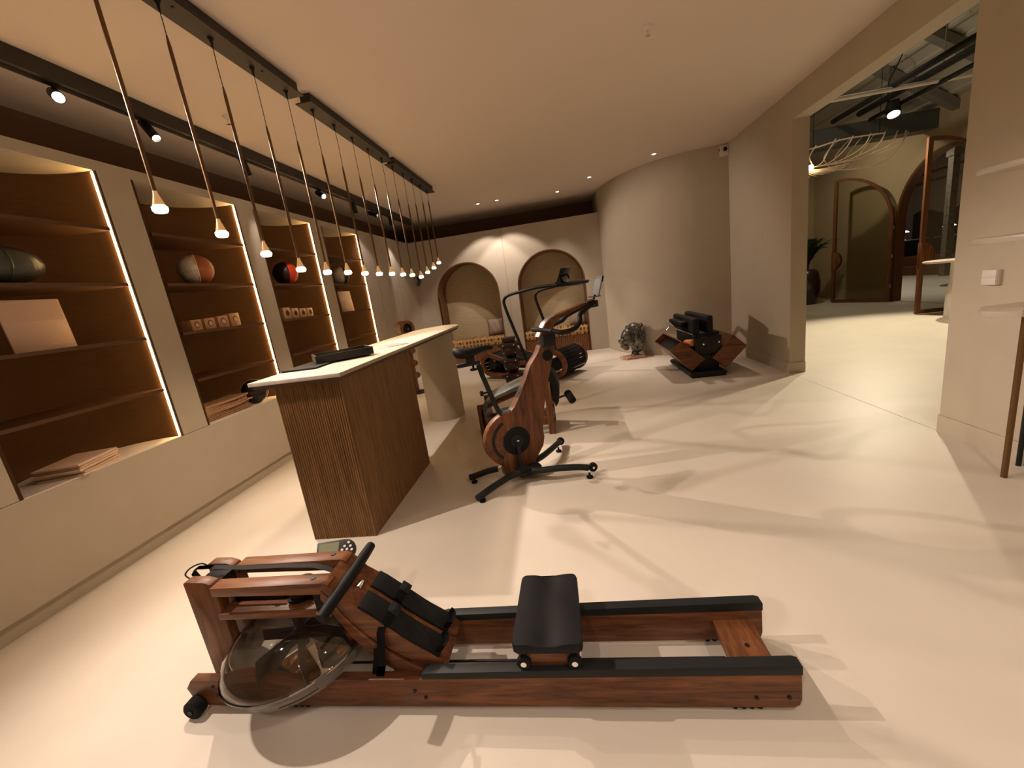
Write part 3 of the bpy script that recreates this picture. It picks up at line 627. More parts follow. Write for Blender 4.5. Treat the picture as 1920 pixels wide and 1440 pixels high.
# foot pads, straps
def onboard(s):     # s distance down slope from (-.90,.462)
    P = [V((u, 0, v)) for u, v in topc[1:]]
    for i in range(len(P) - 1):
        d = (P[i + 1] - P[i]).length
        if s <= d or i == len(P) - 2:
            t_ = (P[i + 1] - P[i]) / d; return P[i] + t_ * s, t_
        s -= d
def strip(y0, y1, s0, s1, h0, h1, n=10):
    up = []; lo = []
    for k in range(n + 1):
        p, t_ = onboard(s0 + (s1 - s0) * k / n); nn = V((-t_.z, 0, t_.x)); nn = nn if nn.z > 0 else -nn
        up.append((p + nn * h1)); lo.append((p + nn * h0))
    return G().prism([(p.x, p.z) for p in up + lo[::-1]], lambda u, v: V((u, y0, v)), (0, y1 - y0, 0), .0015)
for y0, y1 in ((1.146, 1.228), (1.252, 1.334)):
    fp = strip(y0, y1, .10, .44, .001, .011).build('foot_pad', m_blk2, r_)
    yc = (y0 + y1) / 2
    p, t_ = onboard(.435); nn = V((-t_.z, 0, t_.x)); nn = nn if nn.z > 0 else -nn
    q = [p + nn * h - t_ * f for h, f in ((.0, 0), (.03, .004), (.055, .016), (.062, .03))]
    g = G()
    hc = []
    for k in range(9):
        a = pi * k / 8; hc.append((yc - .036 * math.cos(a), .012 + .028 * math.sin(a)))
    for k in range(8):
        for (h0, h1) in ((.010, .045),):
            A, B = hc[k], hc[k + 1]
            vs = [p + t_ * (A[1] - .03) + nn * h0 + V((0, A[0], 0)), p + t_ * (B[1] - .03) + nn * h0 + V((0, B[0], 0)), p + t_ * (B[1] - .03) + nn * h1 + V((0, B[0], 0)), p + t_ * (A[1] - .03) + nn * h1 + V((0, A[0], 0))]
            t = bmesh.new(); bv = [t.verts.new(x) for x in vs]; t.faces.new(bv); bmesh.ops.solidify(t, geom=t.faces[:], thickness=.004); g._add(t)
    g.build('heel_cup', m_blk2, fp)
    st_ = []
    p0, t0 = onboard(.215); nn = V((-t0.z, 0, t0.x)); nn = nn if nn.z > 0 else -nn
    for k in range(9):
        a = pi * k / 8; st_.append(p0 + nn * (.008 + .038 * math.sin(a)) + V((0, yc - .046 * math.cos(a), 0)) - t0 * .0)
    g = G()
    for k in range(8):
        t = bmesh.new(); A, B = st_[k], st_[k + 1]; wv = t0 * .016
        bv = [t.verts.new(x) for x in (A - wv, B - wv, B + wv, A + wv)]; t.faces.new(bv); bmesh.ops.solidify(t, geom=t.faces[:], thickness=.003); g._add(t)
    g.build('foot_strap', m_leath, fp)
    m4 = Matrix.Translation(p0 + nn * .049 + V((0, yc - .005, 0))) @ Matrix((( *t0, 0), (0, 1, 0, 0), (*nn, 0), (0, 0, 0, 1))).transposed().to_3x3().to_4x4()
    G().box(-.02, .02, -.022, .022, -.003, .004, .002, mx=m4).box(-.008, .008, -.018, .018, .004, .008, .001, mx=m4).build('strap_buckle', m_rail, fp)
# hanging strap end at near side
g = G(); t = bmesh.new(); sp = [(-.745, 1.150, .325), (-.750, 1.128, .305), (-.755, 1.118, .25), (-.765, 1.112, .18), (-.785, 1.112, .13), (-.80, 1.118, .128), (-.80, 1.126, .15), (-.785, 1.130, .20), (-.78, 1.134, .235)]
rows = [[t.verts.new((x - .015, y, z)), t.verts.new((x + .015, y, z))] for x, y, z in sp]
for i in range(len(rows) - 1): t.faces.new((rows[i][0], rows[i][1], rows[i + 1][1], rows[i + 1][0]))
bmesh.ops.solidify(t, geom=t.faces[:], thickness=.003); g._add(t); g.build('loose_strap', m_leath, r_)
# chrome foot peg on board
p, t_ = onboard(.07)
G().box(p.x - .010, p.x + .010, 1.215, 1.250, p.z - .005, p.z + .018, .003).build('latch', m_chrome, r_)
# handle and strap
h_ = G().tube([(-.900, 1.055, .437), (-.895, 1.12, .444), (-.893, 1.24, .448), (-.893, 1.36, .452), (-.893, 1.425, .455)], [.018, .0205, .021, .0205, .018], 16, sub=3).build('handle', m_leath, r_)
for y in (1.19, 1.29):
    G().box(-.94, -.90, y - .015, y + .015, .425, .455, .005).cyl((-.92, y, .46), (0, 0, 1), .011, .012, 14).build('handle_rest', m_black, r_)
    G().ell((-.92, y, .468), (.009, .009, .004), u=12, v=6).build('knob_cap', m_steel, r_)
g = G(); sp = [(-1.525, .47), (-1.54, .50), (-1.52, .522), (-1.45, .522), (-1.30, .512), (-1.15, .513), (-1.02, .507), (-.97, .490), (-.925, .468), (-.905, .458)]
t = bmesh.new(); rows = [[t.verts.new((x, 1.228, z)), t.verts.new((x, 1.252, z + .0))] for x, z in sp]
for i in range(len(rows) - 1): t.faces.new((rows[i][0], rows[i][1], rows[i + 1][1], rows[i + 1][0]))
bmesh.ops.solidify(t, geom=t.faces[:], thickness=.003); g._add(t); g.build('pull_strap', m_rail, r_)
G().tube([(-1.52, 1.21, .49), (-1.55, 1.215, .51), (-1.545, 1.24, .523), (-1.52, 1.265, .522), (-1.50, 1.27, .50)], .003, 6, sub=4).build('strap_ring', m_black, r_)
# monitor
mc = V((-1.032, 1.39, .462)); n_ = V((.25, -.55, .80)).normalized(); ux = V((.93, .30, -.08)); ux = (ux - n_ * ux.dot(n_)).normalized(); uy = n_.cross(ux)
m4 = Matrix(((ux.x, uy.x, n_.x, mc.x), (ux.y, uy.y, n_.y, mc.y), (ux.z, uy.z, n_.z, mc.z), (0, 0, 0, 1)))
outl = [(-.075, -.045), (-.075, .045), (.03, .045)] + [(.035 + .045 * math.sin(pi * k / 10) , .045 * math.cos(pi * k / 10)) for k in range(1, 10)] + [(.03, -.045)]
mo = G().prism(outl, lambda u, v: V((u, v, -.02)), (0, 0, .02), .003, mx=m4).build('monitor', m_black, r_)
G().box(-.066, .012, -.036, .036, 0, .0008, mx=m4).build('lcd', m_screen, mo)
g = G()
for u, v in ((.05, .028), (.035, .014), (.058, .012), (.026, 0), (.045, 0), (.064, -.004), (.034, -.016), (.054, -.018)):
    g.ell((0, 0, 0), (.0065, .005, .0018), u=10, v=6, mx=None) if False else g.lathe([(0, .0018), (.005, .0014), (.0058, 0)], m4 @ Matrix.Translation((u, v, 0)), 12)
g.build('button', m_white, mo)
G().tube([(-.97, 1.335, .44), (-.975, 1.36, .44)], .008, 8).build('monitor_arm', m_black, r_)
# tank
TK = Matrix.Translation((-1.145, 1.235, .200)) @ Matrix.Scale(1.05, 4) @ Matrix.Rotation(-.10, 4, 'Y')
RT = .272
upper = [(0, .118), (.06, .117), (.12, .110), (.175, .097), (.22, .076), (.25, .05), (.266, .02), (RT, 0)]
lower = [(RT, 0), (RT - .004, -.004), (.262, -.012), (.256, -.035), (.240, -.065), (.20, -.095), (.14, -.112), (.07, -.118), (0, -.12)]
tk = G().lathe(upper, TK, 64).build('water_tank', m_tank, r_, angle=60)
G().lathe(lower, TK, 64).build('tank_base', m_tbase, tk, angle=60)
G().lathe([(RT - .004, -.0025), (RT + .003, -.0025), (RT + .003, .0025), (RT - .004, .0025), (RT - .004, -.0025)], TK, 64).build('tank_rim', m_tank, tk)
G().lathe([(0, .09), (.18, .088), (.215, .070), (.244, .045), (.259, .018), (.263, 0), (.257, -.012), (.250, -.035), (.234, -.062), (.195, -.091), (.137, -.107), (.07, -.113), (0, -.115)], TK, 64).build('water', m_water, tk, angle=60)
g = G(); g.lathe([(0, -.08), (.016, -.08), (.016, .155), (0, .155)], TK, 14)
for k in range(6): g.box(.015, .15, -.0015, .0015, -.07, .0, mx=TK @ Matrix.Rotation(k * pi / 3, 4, 'Z'))
g.build('paddle', mat('smoke_plastic', (.05, .045, .04), .3), tk)
g = G()
for k in range(8): g.box(.252, .2535, -.02 + 0, .006, -.045, -.043, mx=TK @ Matrix.Rotation(-1.25 + k * .055, 4, 'Z'))
g.build('level_marks', m_black, tk)
# seat
sx0, sx1 = -.292, -.048
def seat_h(u, v): # u across x -1..1 ; v along y -1..1
    return .018 * (abs(v) ** 2) * 0 + -.012 * math.exp(-((u) / .35) ** 2) * (.4 + .6 * abs(v)) + .006 * math.sin(pi * (v + 1)) * 0
t = bmesh.new(); n = 16; P0 = []
X0, X1, Y0, Y1 = -.288, -.052, 1.10, 1.44
def rr(u, v):
    k = .86; a = max(abs(u) - k, 0) / (1 - k); b = max(abs(v) - k, 0) / (1 - k); d = math.hypot(a, b); s_ = 1 / d if d > 1 else 1
    uu = math.copysign(k + a * s_ * (1 - k), u) if abs(u) > k else u; vv = math.copysign(k + b * s_ * (1 - k), v) if abs(v) > k else v
    return uu, vv
for lay, z, shr in ((0, .232, .97), (1, .240, 1.0), (2, .262, 1.0), (3, .272, .985)):
    P0.append([[None] * (n + 1) for _ in range(n + 1)])
    for i in range(n + 1):
        for j in range(n + 1):
            u, v = rr(-1 + 2 * i / n, -1 + 2 * j / n)
            tp = shr - .06 * (v + 1) / 2 * (abs(u) > -1)
            x = (X0 + X1) / 2 + (X1 - X0) / 2 * u * tp; y = (Y0 + Y1) / 2 + (Y1 - Y0) / 2 * v * shr
            zz = z + (seat_h(u, v) - .002 * (abs(u) ** 6 + abs(v) ** 6) if lay == 3 else 0)
            P0[lay][i][j] = t.verts.new((x, y, zz))
for i in range(n):
    for j in range(n):
        t.faces.new((P0[3][i][j], P0[3][i + 1][j], P0[3][i + 1][j + 1], P0[3][i][j + 1])); t.faces.new((P0[0][i][j], P0[0][i][j + 1], P0[0][i + 1][j + 1], P0[0][i + 1][j]))
for l in range(3):
    for i in range(n):
        for (a, b) in (((i, 0), (i + 1, 0)), ((i, n), (i + 1, n)), ((0, i), (0, i + 1)), ((n, i), (n, i + 1))):
            t.faces.new((P0[l][a[0]][a[1]], P0[l][b[0]][b[1]], P0[l + 1][b[0]][b[1]], P0[l + 1][a[0]][a[1]]))
used = set(v for f in t.faces for v in f.verts); bmesh.ops.delete(t, geom=[v for v in t.verts if v not in used], context='VERTS')
bmesh.ops.recalc_face_normals(t, faces=t.faces[:])
g = G(); g._add(t); se = g.build('seat', m_leath, r_, angle=50)
ca = G().box(-.272, -.068, 1.118, 1.15, .158, .231, .003).box(-.272, -.068, 1.345, 1.375, .158, .231, .003).box(-.26, -.08, 1.15, 1.345, .20, .231).build('seat_carriage', m_wx, r_)
for x in (-.255, -.085):
    for y in (1.112, 1.378):
        wv = G().cyl((x, y, .196 - .004), (0, 1, 0), .024, .020, 24, .003).build('seat_roller', m_blk2, r_)
        s = -1 if y < 1.2 else 1
        G().cyl((x, y + s * .0105, .192), (0, 1, 0), .010, .003, 16).build('roller_hub', m_chrome, wv)
for y in (1.118, 1.371):
    g = G()
    for x in (-.255, -.085): g.cyl((x, y, .158), (0, 1, 0), .009, .02, 12)
    g.build('guide_wheel', m_black, r_)

# ------------------------------------------------------------------ exercise bike
BO = V((-.41, 2.905, 0)); BD = V((.879, .477, 0)).normalized(); BN = V((BD.y, -BD.x, 0))
def B(s, wv, z): return BO + BD * s + BN * wv + V((0, 0, z))
r_ = root('exercise_bike', BO, 'walnut exercise bike with black saddle and curved black feet in the middle of the room', 'exercise bike')
body = [(-.175, .06), (-.10, .045), (.03, .045), (.077, .05), (.093, .119), (.13, .165), (.168, .215), (.186, .28), (.182, .343), (.2, .464), (.25, .63), (.29, .753), (.352, .92), (.378, .99), (.364, 1.006), (.242, .98), (.221, .937), (.143, .851), (.094, .759), (.035, .66), (-.024, .571), (-.055, .544), (-.127, .536), (-.14, .50), (-.11, .40), (-.12, .30), (-.165, .20), (-.175, .14)]
G().prism(body, lambda u, v: B(u, -.065, v), BN * .075, .004).build('body_panel', m_wz, r_)
gd = []
for k in range(21):
    a = math.radians(90 + 15 + (-0 + 205) * k / 20 - 15); gd.append((-.06 + .232 * math.cos(a), .325 + .215 * math.sin(a)))
fl = G().prism(gd + [(-.06, .325)], lambda u, v: B(u, -.060, v), BN * .066, .004).build('flywheel_cover', m_wx, r_)
sl = []
for k in range(13):
    a = math.radians(118 + 115 * k / 12); sl.append((-.055 + .185 * math.cos(a), .325 + .172 * math.sin(a)))
for k in range(12, -1, -1):
    a = math.radians(118 + 115 * k / 12); sl.append((-.055 + .160 * math.cos(a), .325 + .150 * math.sin(a)))
G().prism(sl, lambda u, v: B(u, .0062, v), BN * .0015).build('slot', m_black, fl)
G().box(-.17, .17, -.044, .044, 0, 0.001) if False else None
G().cyl(B(-.046, .013, .309), BN, .108, .008, 40, .002).build('crank_disc', m_leath, r_)
G().cyl(B(-.046, .020, .309), BN, .05, .012, 30, .002).build('crank_hub', m_black, r_)
G().cyl(B(-.046, .034, .309), BN, .012, .010, 16).build('crank_bolt', m_chrome, r_)
for sg, a in ((1, -.05), (-1, 1)):
    wv = .034 if sg > 0 else -.09; z1 = .309 - .205 * (1 if sg > 0 else -1); 
    c_ = G().tube([B(-.046, wv, .309), B(-.050, wv + .004 * sg, (.309 + z1) / 2), B(-.052, wv + .012 * sg, z1)], [.017, .012, .013], 10, sub=2).build('crank_arm', m_black, r_)
    G().box(-.045, .045, -.04, .04, -.012, .012, .006, mx=Matrix.Translation(B(-.045, wv + .06 * sg, z1)) @ Matrix.Rotation(math.atan2(BD.y, BD.x), 4, 'Z')).build('pedal', m_blk2, c_)
    G().cyl(B(-.052, wv + .02 * sg, z1), BN, .007, .03, 10).build('pedal_axle', m_steel, c_)
G().cyl(B(.292, .012, .90), BN, .042, .006, 28, .001).build('round_badge', m_leath, r_)
G().box(-.08, .10, -.09, .09, .04, .10, .01, mx=Matrix.Translation(B(0, 0, 0)) @ Matrix.Rotation(math.atan2(BD.y, BD.x), 4, 'Z')).build('base_block', m_black, r_)
# feet: four arched arms
def foot(pts, pad, whl=None):
    f = G().tube(pts, .024, 12, sub=5).build('foot_arm', m_rail, r_)
    G().lathe([(0, 0), (.022, 0), (.024, .006), (.024, .014), (.008, .018), (.008, .04), (0, .04)], Matrix.Translation((pad[0], pad[1], 0)), 18).build('foot_pad', m_blk2, f)
    if whl is not None:
        G().cyl(whl, (.35, -.93, 0), .034, .028, 24, .004).build('wheel', m_blk2, f)
        G().cyl(V(whl) + V((.35, -.93, 0)) * .016, (.35, -.93, 0), .009, .004, 12).build('wheel_hub', m_chrome, f)
    return f
foot([(-.40, 2.80, .092), (-.50, 2.75, .088), (-.60, 2.66, .072), (-.70, 2.565, .045), (-.725, 2.535, .038)], (-.698, 2.561))
foot([(-.44, 2.84, .092), (-.30, 2.79, .095), (-.15, 2.80, .095), (-.02, 2.82, .082), (.06, 2.84, .062)], (.064, 2.80), (.095, 2.86, .055))
foot([(-.46, 2.90, .092), (-.58, 2.90, .088), (-.70, 2.90, .072), (-.80, 2.88, .05), (-.855, 2.87, .042)], (-.818, 2.861))
foot([(-.34, 2.98, .092), (-.28, 3.05, .095), (-.22, 3.18, .09), (-.175, 3.32, .075), (-.155, 3.42, .055)], (-.165, 3.33), (-.145, 3.45, .05))
G().tube([(-.62, 2.9, .084), (-.575, 2.9, .088)], .0265, 14).build('steel_sleeve', m_chrome, r_)
# seat support
G().tube([B(-.246, 0, .93), B(-.227, 0, .84), B(-.19, 0, .70), B(-.150, 0, .56), B(-.135, 0, .545)], .014, 10, sub=1, sx=1.3).build('seat_post', m_rail, r_)
G().prism([(-.155, .562), (-.135, .536), (-.05, .548), (-.012, .580), (.035, .668), (.104, .762), (.114, .752), (.047, .652), (-.002, .566), (-.045, .534), (-.14, .522)], lambda u, v: B(u, -.055, v), BN * .055, .002).build('channel_bracket', m_rail, r_)
G().cyl(B(-.255, 0, .722), BD, .02, .02, 16, .003).cyl(B(-.215, 0, .722), BD, .007, .06, 10).build('adjust_knob', m_blk2, r_)
G().box(-.40, -.235, -.02, .02, .935, .962, .005, mx=Matrix.Translation(BO) @ Matrix.Rotation(math.atan2(BD.y, BD.x), 4, 'Z')).box(-.33, -.27, -.018, .018, .96, 1.0, .004, mx=Matrix.Translation(BO) @ Matrix.Rotation(math.atan2(BD.y, BD.x), 4, 'Z')).build('saddle_slider', m_black, r_)
G().cyl(B(-.285, 0, .905), (0, 0, 1), .026, .014, 18, .003).cyl(B(-.285, 0, .922), (0, 0, 1), .008, .03, 10).build('slider_knob', m_blk2, r_)
SP = [(-.410, 1.050, .02, .022), (-.395, 1.045, .062, .040), (-.36, 1.037, .080, .044), (-.31, 1.032, .075, .040), (-.26, 1.036, .052, .034), (-.21, 1.042, .034, .028), (-.165, 1.042, .026, .022), (-.130, 1.034, .018, .016), (-.117, 1.03, .006, .008)]
t = bmesh.new(); rings = []
for s, z, wd, th in SP:
    rings.append([t.verts.new(B(s, wd * math.cos(2 * pi * k / 18), z + th * (math.sin(2 * pi * k / 18) * (.75 if math.sin(2 * pi * k / 18) > 0 else 1.0)))) for k in range(18)])
for i in range(len(rings) - 1):
    for k in range(18): t.faces.new((rings[i][k], rings[i][(k + 1) % 18], rings[i + 1][(k + 1) % 18], rings[i + 1][k]))
t.faces.new(rings[0][::-1]); t.faces.new(rings[-1]); bmesh.ops.recalc_face_normals(t, faces=t.faces[:])
g = G(); g._add(t); g.build('saddle', m_leath, r_, angle=60)
# handlebar neck (curved plywood) and bars
neck = [(.243, 1.046), (.27, 1.085), (.305, 1.135), (.345, 1.165), (.40, 1.185), (.50, 1.205), (.62, 1.233), (.74, 1.258), (.745, 1.235), (.62, 1.205), (.52, 1.172), (.44, 1.13), (.385, 1.09), (.35, 1.045), (.31, .99), (.29, 1.0)]
G().prism([(.29, .99), (.245, 1.046), (.27, 1.085), (.305, 1.135), (.345, 1.165), (.40, 1.185), (.50, 1.205), (.62, 1.233), (.74, 1.258), (.745, 1.238), (.62, 1.21), (.51, 1.18), (.42, 1.15), (.37, 1.115), (.345, 1.06)], lambda u, v: B(u, -.05, v), BN * .07, .004).build('curved_neck', m_wx, r_)
G().box(-.05, .05, -.05, .05, 0, .09, .006, mx=Matrix.Translation(B(.305, 0, .965)) @ Matrix.Rotation(math.atan2(BD.y, BD.x), 4, 'Z')).build('neck_clamp', m_black, r_)
G().prism([(.236, 1.046), (.262, 1.09), (.298, 1.142), (.34, 1.172), (.395, 1.192), (.40, 1.186), (.345, 1.166), (.305, 1.136), (.27, 1.086), (.244, 1.044)], lambda u, v: B(u, -.046, v), BN * .062).build('metal_edge', m_steel, r_)
bars = []
for sg in (1, -1):
    w0 = .0
    bars += [B(.70, sg * .05, 1.215), B(.60, sg * .10, 1.195), B(.52, sg * .16, 1.165), B(.49, sg * .19, 1.14), B(.44, sg * .21, 1.115), B(.31, sg * .21, 1.10)]
G().tube([B(.73, .03, 1.225), B(.66, .045, 1.205), B(.58, .075, 1.175), B(.545, .10, 1.155), B(.52, .14, 1.12), B(.43, .21, 1.085), B(.33, .225, 1.075), B(.28, .17, 1.09)], .018, 12, sub=4).build('handlebar', m_leath, r_)
G().tube([B(.73, -.03, 1.225), B(.66, -.045, 1.205), B(.58, -.075, 1.175), B(.545, -.10, 1.155), B(.52, -.14, 1.12), B(.43, -.21, 1.085), B(.33, -.225, 1.075), B(.28, -.17, 1.09)], .018, 12, sub=4).build('handlebar', m_leath, r_)
G().tube([B(.28, .17, 1.09), B(.265, .09, 1.095), B(.262, 0, 1.096), B(.265, -.09, 1.095), B(.28, -.17, 1.09)], .018, 12, sub=4).build('rear_bar', m_leath, r_)
G().box(-.05, .05, -.035, .035, -.03, .02, .006, mx=Matrix.Translation(B(.71, 0, 1.225)) @ Matrix.Rotation(math.atan2(BD.y, BD.x), 4, 'Z')).build('bar_clamp', m_black, r_)
G().tube([B(.735, 0, 1.24), B(.755, 0, 1.285)], .008, 8).build('holder_stem', m_black, r_)
tb = G().prism([(.735, 1.275), (.78, 1.275), (.828, 1.404), (.815, 1.410), (.785, 1.404)][:0] or [(.760, 1.275), (.770, 1.275), (.815, 1.405), (.805, 1.405)], lambda u, v: B(u, -.055, v), BN * .095, .002).build('tablet_holder', m_plate, r_)
G().prism([(.797, 1.375), (.812, 1.375), (.824, 1.415), (.808, 1.418)], lambda u, v: B(u, -.057, v), BN * .099).build('holder_top', m_black, tb)
G().box(-.03, .02, -.05, .05, 0, .006, mx=Matrix.Translation(B(.757, 0, 1.270)) @ Matrix.Rotation(math.atan2(BD.y, BD.x), 4, 'Z')).build('holder_ledge', m_black, tb)

# ------------------------------------------------------------------ padded bench behind the bike
r_ = root('training_bench', (-.4, 4.0, 0), 'wooden training bench with grey padded seat and foam leg roller behind the bike', 'training bench')
for y in (3.80, 4.18):
    lg = G()
    lg.box(-.255, -.195, y - .02, y + .02, .0, .52, .003)
    lg.box(-.95, -.255, y - .02, y + .02, .10, .15, .003) if y > 4 else lg.box(-.86, -.255, y - .02, y + .02, .10, .15, .003)
    lg.box(-.93, -.87, y - .02, y + .02, 0, .36, .003); lg.build('leg_frame', m_wz, r_)
G().box(-.25, -.20, 3.82, 4.16, .0, .03, .003).build('foot_bar', m_wy, r_)
G().box(-.31, -.20, 3.82, 4.16, .10, .16, .003).build('cross_bar', m_wy, r_)
G().prism([(-.87, .30), (-.88, .345), (-.84, .395), (-.72, .445), (-.50, .52), (-.27, .60), (-.27, .56), (-.50, .475), (-.72, .405), (-.82, .36), (-.85, .28)], lambda u, v: V((u, 3.78, v)), (0, .42, 0), .008).build('seat_pad', m_grey, r_)
G().prism([(-.84, .35), (-.72, .403), (-.50, .473), (-.27, .558), (-.27, .52), (-.50, .42), (-.72, .35), (-.83, .31)], lambda u, v: V((u, 3.82, v)), (0, .34, 0), .002).build('seat_board', m_wx, r_)
G().prism([(-.893, .05), (-.90, .25), (-.885, .35), (-.86, .30), (-.87, .2), (-.87, .06)], lambda u, v: V((u, 3.78, v)), (0, .42, 0), .006).build('front_pad', m_grey, r_)
G().prism([(-.19, .60), (-.15, .56), (-.12, .48), (-.115, .40), (-.13, .31), (-.165, .26), (-.185, .34), (-.195, .48)], lambda u, v: V((u, 3.80, v)), (0, .38, 0), .008).build('knee_pad', m_leath, r_)
G().tube([(-.22, 3.95, .26), (-.12, 3.90, .33), (-.02, 3.84, .37)], .011, 10).build('roller_arm', m_steel, r_)
G().tube([(-.035, 3.88, .375), (-.01, 3.80, .325)], .03, 20).build('foam_roller', m_blk2, r_) if False else G().cyl((-.02, 3.83, .345), (.30, -.85, -.35), .036, .15, 24, .010).build('foam_roller', m_blk2, r_)

# ------------------------------------------------------------------ curved slat treadmill
TO = V((-.154, 6.03, 0)); TD = V((.87, -.5, 0)).normalized(); TN = V((.5, .87, 0)).normalized()
def T_(s, wv, z): return TO + TD * s + TN * wv + V((0, 0, z))
r_ = root('curved_treadmill', T_(-.7, .35, 0), 'walnut curved slat treadmill with black belt and hoop handrails near the alcoves', 'treadmill')
def loop(off):
    P = []
    for k in range(15):   # left end arc
        a = math.radians(90 + 150 * k / 14); P.append((-1.33 + (.20 + off) * math.cos(a), .24 + (.20 + off) * math.sin(a)))
    P += [(-1.36 - off * .3, .05 - off), (-.95, -.0 + .032 - off), (-.5, .03 - off), (-.1, .03 - off)]
    for k in range(15):
        a = math.radians(-80 + 170 * k / 14); P.append((-.08 + (.21 + off) * math.cos(a), .24 + (.215 + off) * math.sin(a)))
    P += [(-.30, .40 + off), (-.50, .335 + off), (-.70, .30 + off), (-.90, .315 + off), (-1.12, .38 + off)]
    return P
W0 = .72
for w0 in (0, W0 - .05):
    o_ = loop(.0); i_ = loop(-.065)
    g = G(); g.plate(o_, [i_], lambda u, v: T_(u, w0, v), TN * .05)
    g.build('side_rim', m_wx, r_)
# belt slats
bl = loop(-.02)
PL = [V((u, 0, v)) for u, v in bl] + [V((bl[0][0], 0, bl[0][1]))]
L_ = sum((PL[i + 1] - PL[i]).length for i in range(len(PL) - 1)); ns = 62
g0 = None
def at(s):
    for i in range(len(PL) - 1):
        d = (PL[i + 1] - PL[i]).length
        if s <= d: return PL[i] + (PL[i + 1] - PL[i]) * (s / d), (PL[i + 1] - PL[i]).normalized()
        s -= d
    return PL[-1], (PL[-1] - PL[-2]).normalized()
me_s = None
for k in range(ns):
    p, tg = at(L_ * k / ns)
    if p.z < .10 and -1.2 < p.x < -.2: continue
    ax = TD * tg.x + V((0, 0, tg.z)); nn = ax.cross(TN)
    m4 = Matrix(((ax.x, TN.x, nn.x, 0), (ax.y, TN.y, nn.y, 0), (ax.z, TN.z, nn.z, 0), (0, 0, 0, 1))); m4.translation = T_(p.x, W0 / 2, p.z) - r_.location
    if me_s is None:
        t = bmesh.new(); bmesh.ops.create_cube(t, size=1); t.transform(Matrix.Diagonal((L_ / ns * .84, W0 - .105, .018, 1))); me_s = bpy.data.meshes.new('belt_slat'); t.to_mesh(me_s); t.free(); me_s.materials.append(m_blk2)
    o = bpy.data.objects.new('belt_slat', me_s); COL.objects.link(o); o.parent = r_; o.matrix_local = m4
G().cyl(T_(-.08, W0 / 2, .24), TN, .10, W0 - .12, 24).build('front_drum', m_black, r_)
G().cyl(T_(-1.33, W0 / 2, .24), TN, .09, W0 - .12, 24).build('rear_drum', m_black, r_)
for w0 in (-.012, W0 + .012):
    for s in (-1.2, -.15): G().cyl(T_(s, w0, .30 if s > -1 else .32), TN, .012, .03, 12).build('rim_bolt', m_chrome, r_)
G().tube([T_(.05, .05, .13), T_(.10, W0 - .06, .13)], .009, 8).build('tie_rod', m_steel, r_)
near = [(-.55, .32), (-.62, .55), (-.76, .965), (-.83, 1.20), (-.82, 1.29), (-.72, 1.345), (-.468, 1.376), (-.224, 1.40), (.006, 1.40), (.15, 1.39)]
G().tube([T_(s, -.02 if z < 1 else -.02, z) for s, z in near], .024, 12, sub=4).build('handrail', m_black, r_)
G().tube([T_(s + .10 if z < .5 else s + .09, W0 + .02, z) for s, z in near], .024, 12, sub=4).build('handrail', m_black, r_)
G().tube([T_(.15, -.02, 1.39), T_(.21, .06, 1.385), T_(.24, W0 / 2, 1.38), T_(.25, W0 - .06, 1.385), T_(.24, W0 + .02, 1.39)], .024, 12, sub=4).build('front_bar', m_black, r_)
cs = Matrix.Translation(T_(.05, .30, 1.42)) @ Matrix.Rotation(math.atan2(TD.y, TD.x), 4, 'Z') @ Matrix.Rotation(.45, 4, 'Y')
tb = G().box(-.012, .012, -.16, .16, 0, .22, .004, mx=cs).build('console', m_glossb, r_)
G().box(-.03, .01, -.17, .17, -.015, .005, .002, mx=cs).build('console_ledge', m_black, tb)
G().tube([T_(.20, .30, 1.385), T_(.06, .30, 1.42)], .014, 8).build('console_arm', m_black, r_)

# ------------------------------------------------------------------ dumbbell tower (leather-cased weights)
r_ = root('weight_tower', (-.80, 5.75, 0), 'stacked brown leather kettle weights with studs on a dark stand behind the bench', 'weight stand')
C0 = V((-.80, 5.75, 0))
G().box(C0.x - .17, C0.x + .17, C0.y - .14, C0.y + .14, 0, .03, .006).build('foot_plate', m_black, r_)
G().box(C0.x - .07, C0.x + .07, C0.y + .02, C0.y + .12, .03, .76, .004).build('column', m_choc, r_)
for k, z in enumerate((.16, .38, .60)):
    wv = G().ell(C0 + V((0, -.02, z)), (.120, .115, .105)).build('weight', m_choc, r_, angle=60)
    G().box(C0.x - .118, C0.x + .118, C0.y - .135, C0.y + .09, z + .045, z + .105, .008).build('leather_belt', m_choc, wv)
    for s in (-1, 1):
        G().ell(C0 + V((s * .075, -.137, z + .078)), (.010, .006, .010), u=10, v=6).build('stud', m_chrome, wv)
        G().ell(C0 + V((s * .080, -.105, z - .035)), (.009, .006, .009), u=10, v=6).build('stud', m_chrome, wv)
        G().cyl(C0 + V((s * .14, -.03, z + .07)), (1, 0, 0), .020, .05, 14, .004).build('end_knob', m_choc, wv)
G().box(C0.x - .085, C0.x + .085, C0.y - .08, C0.y + .10, .715, .775, .004).build('cap', m_choc, r_)

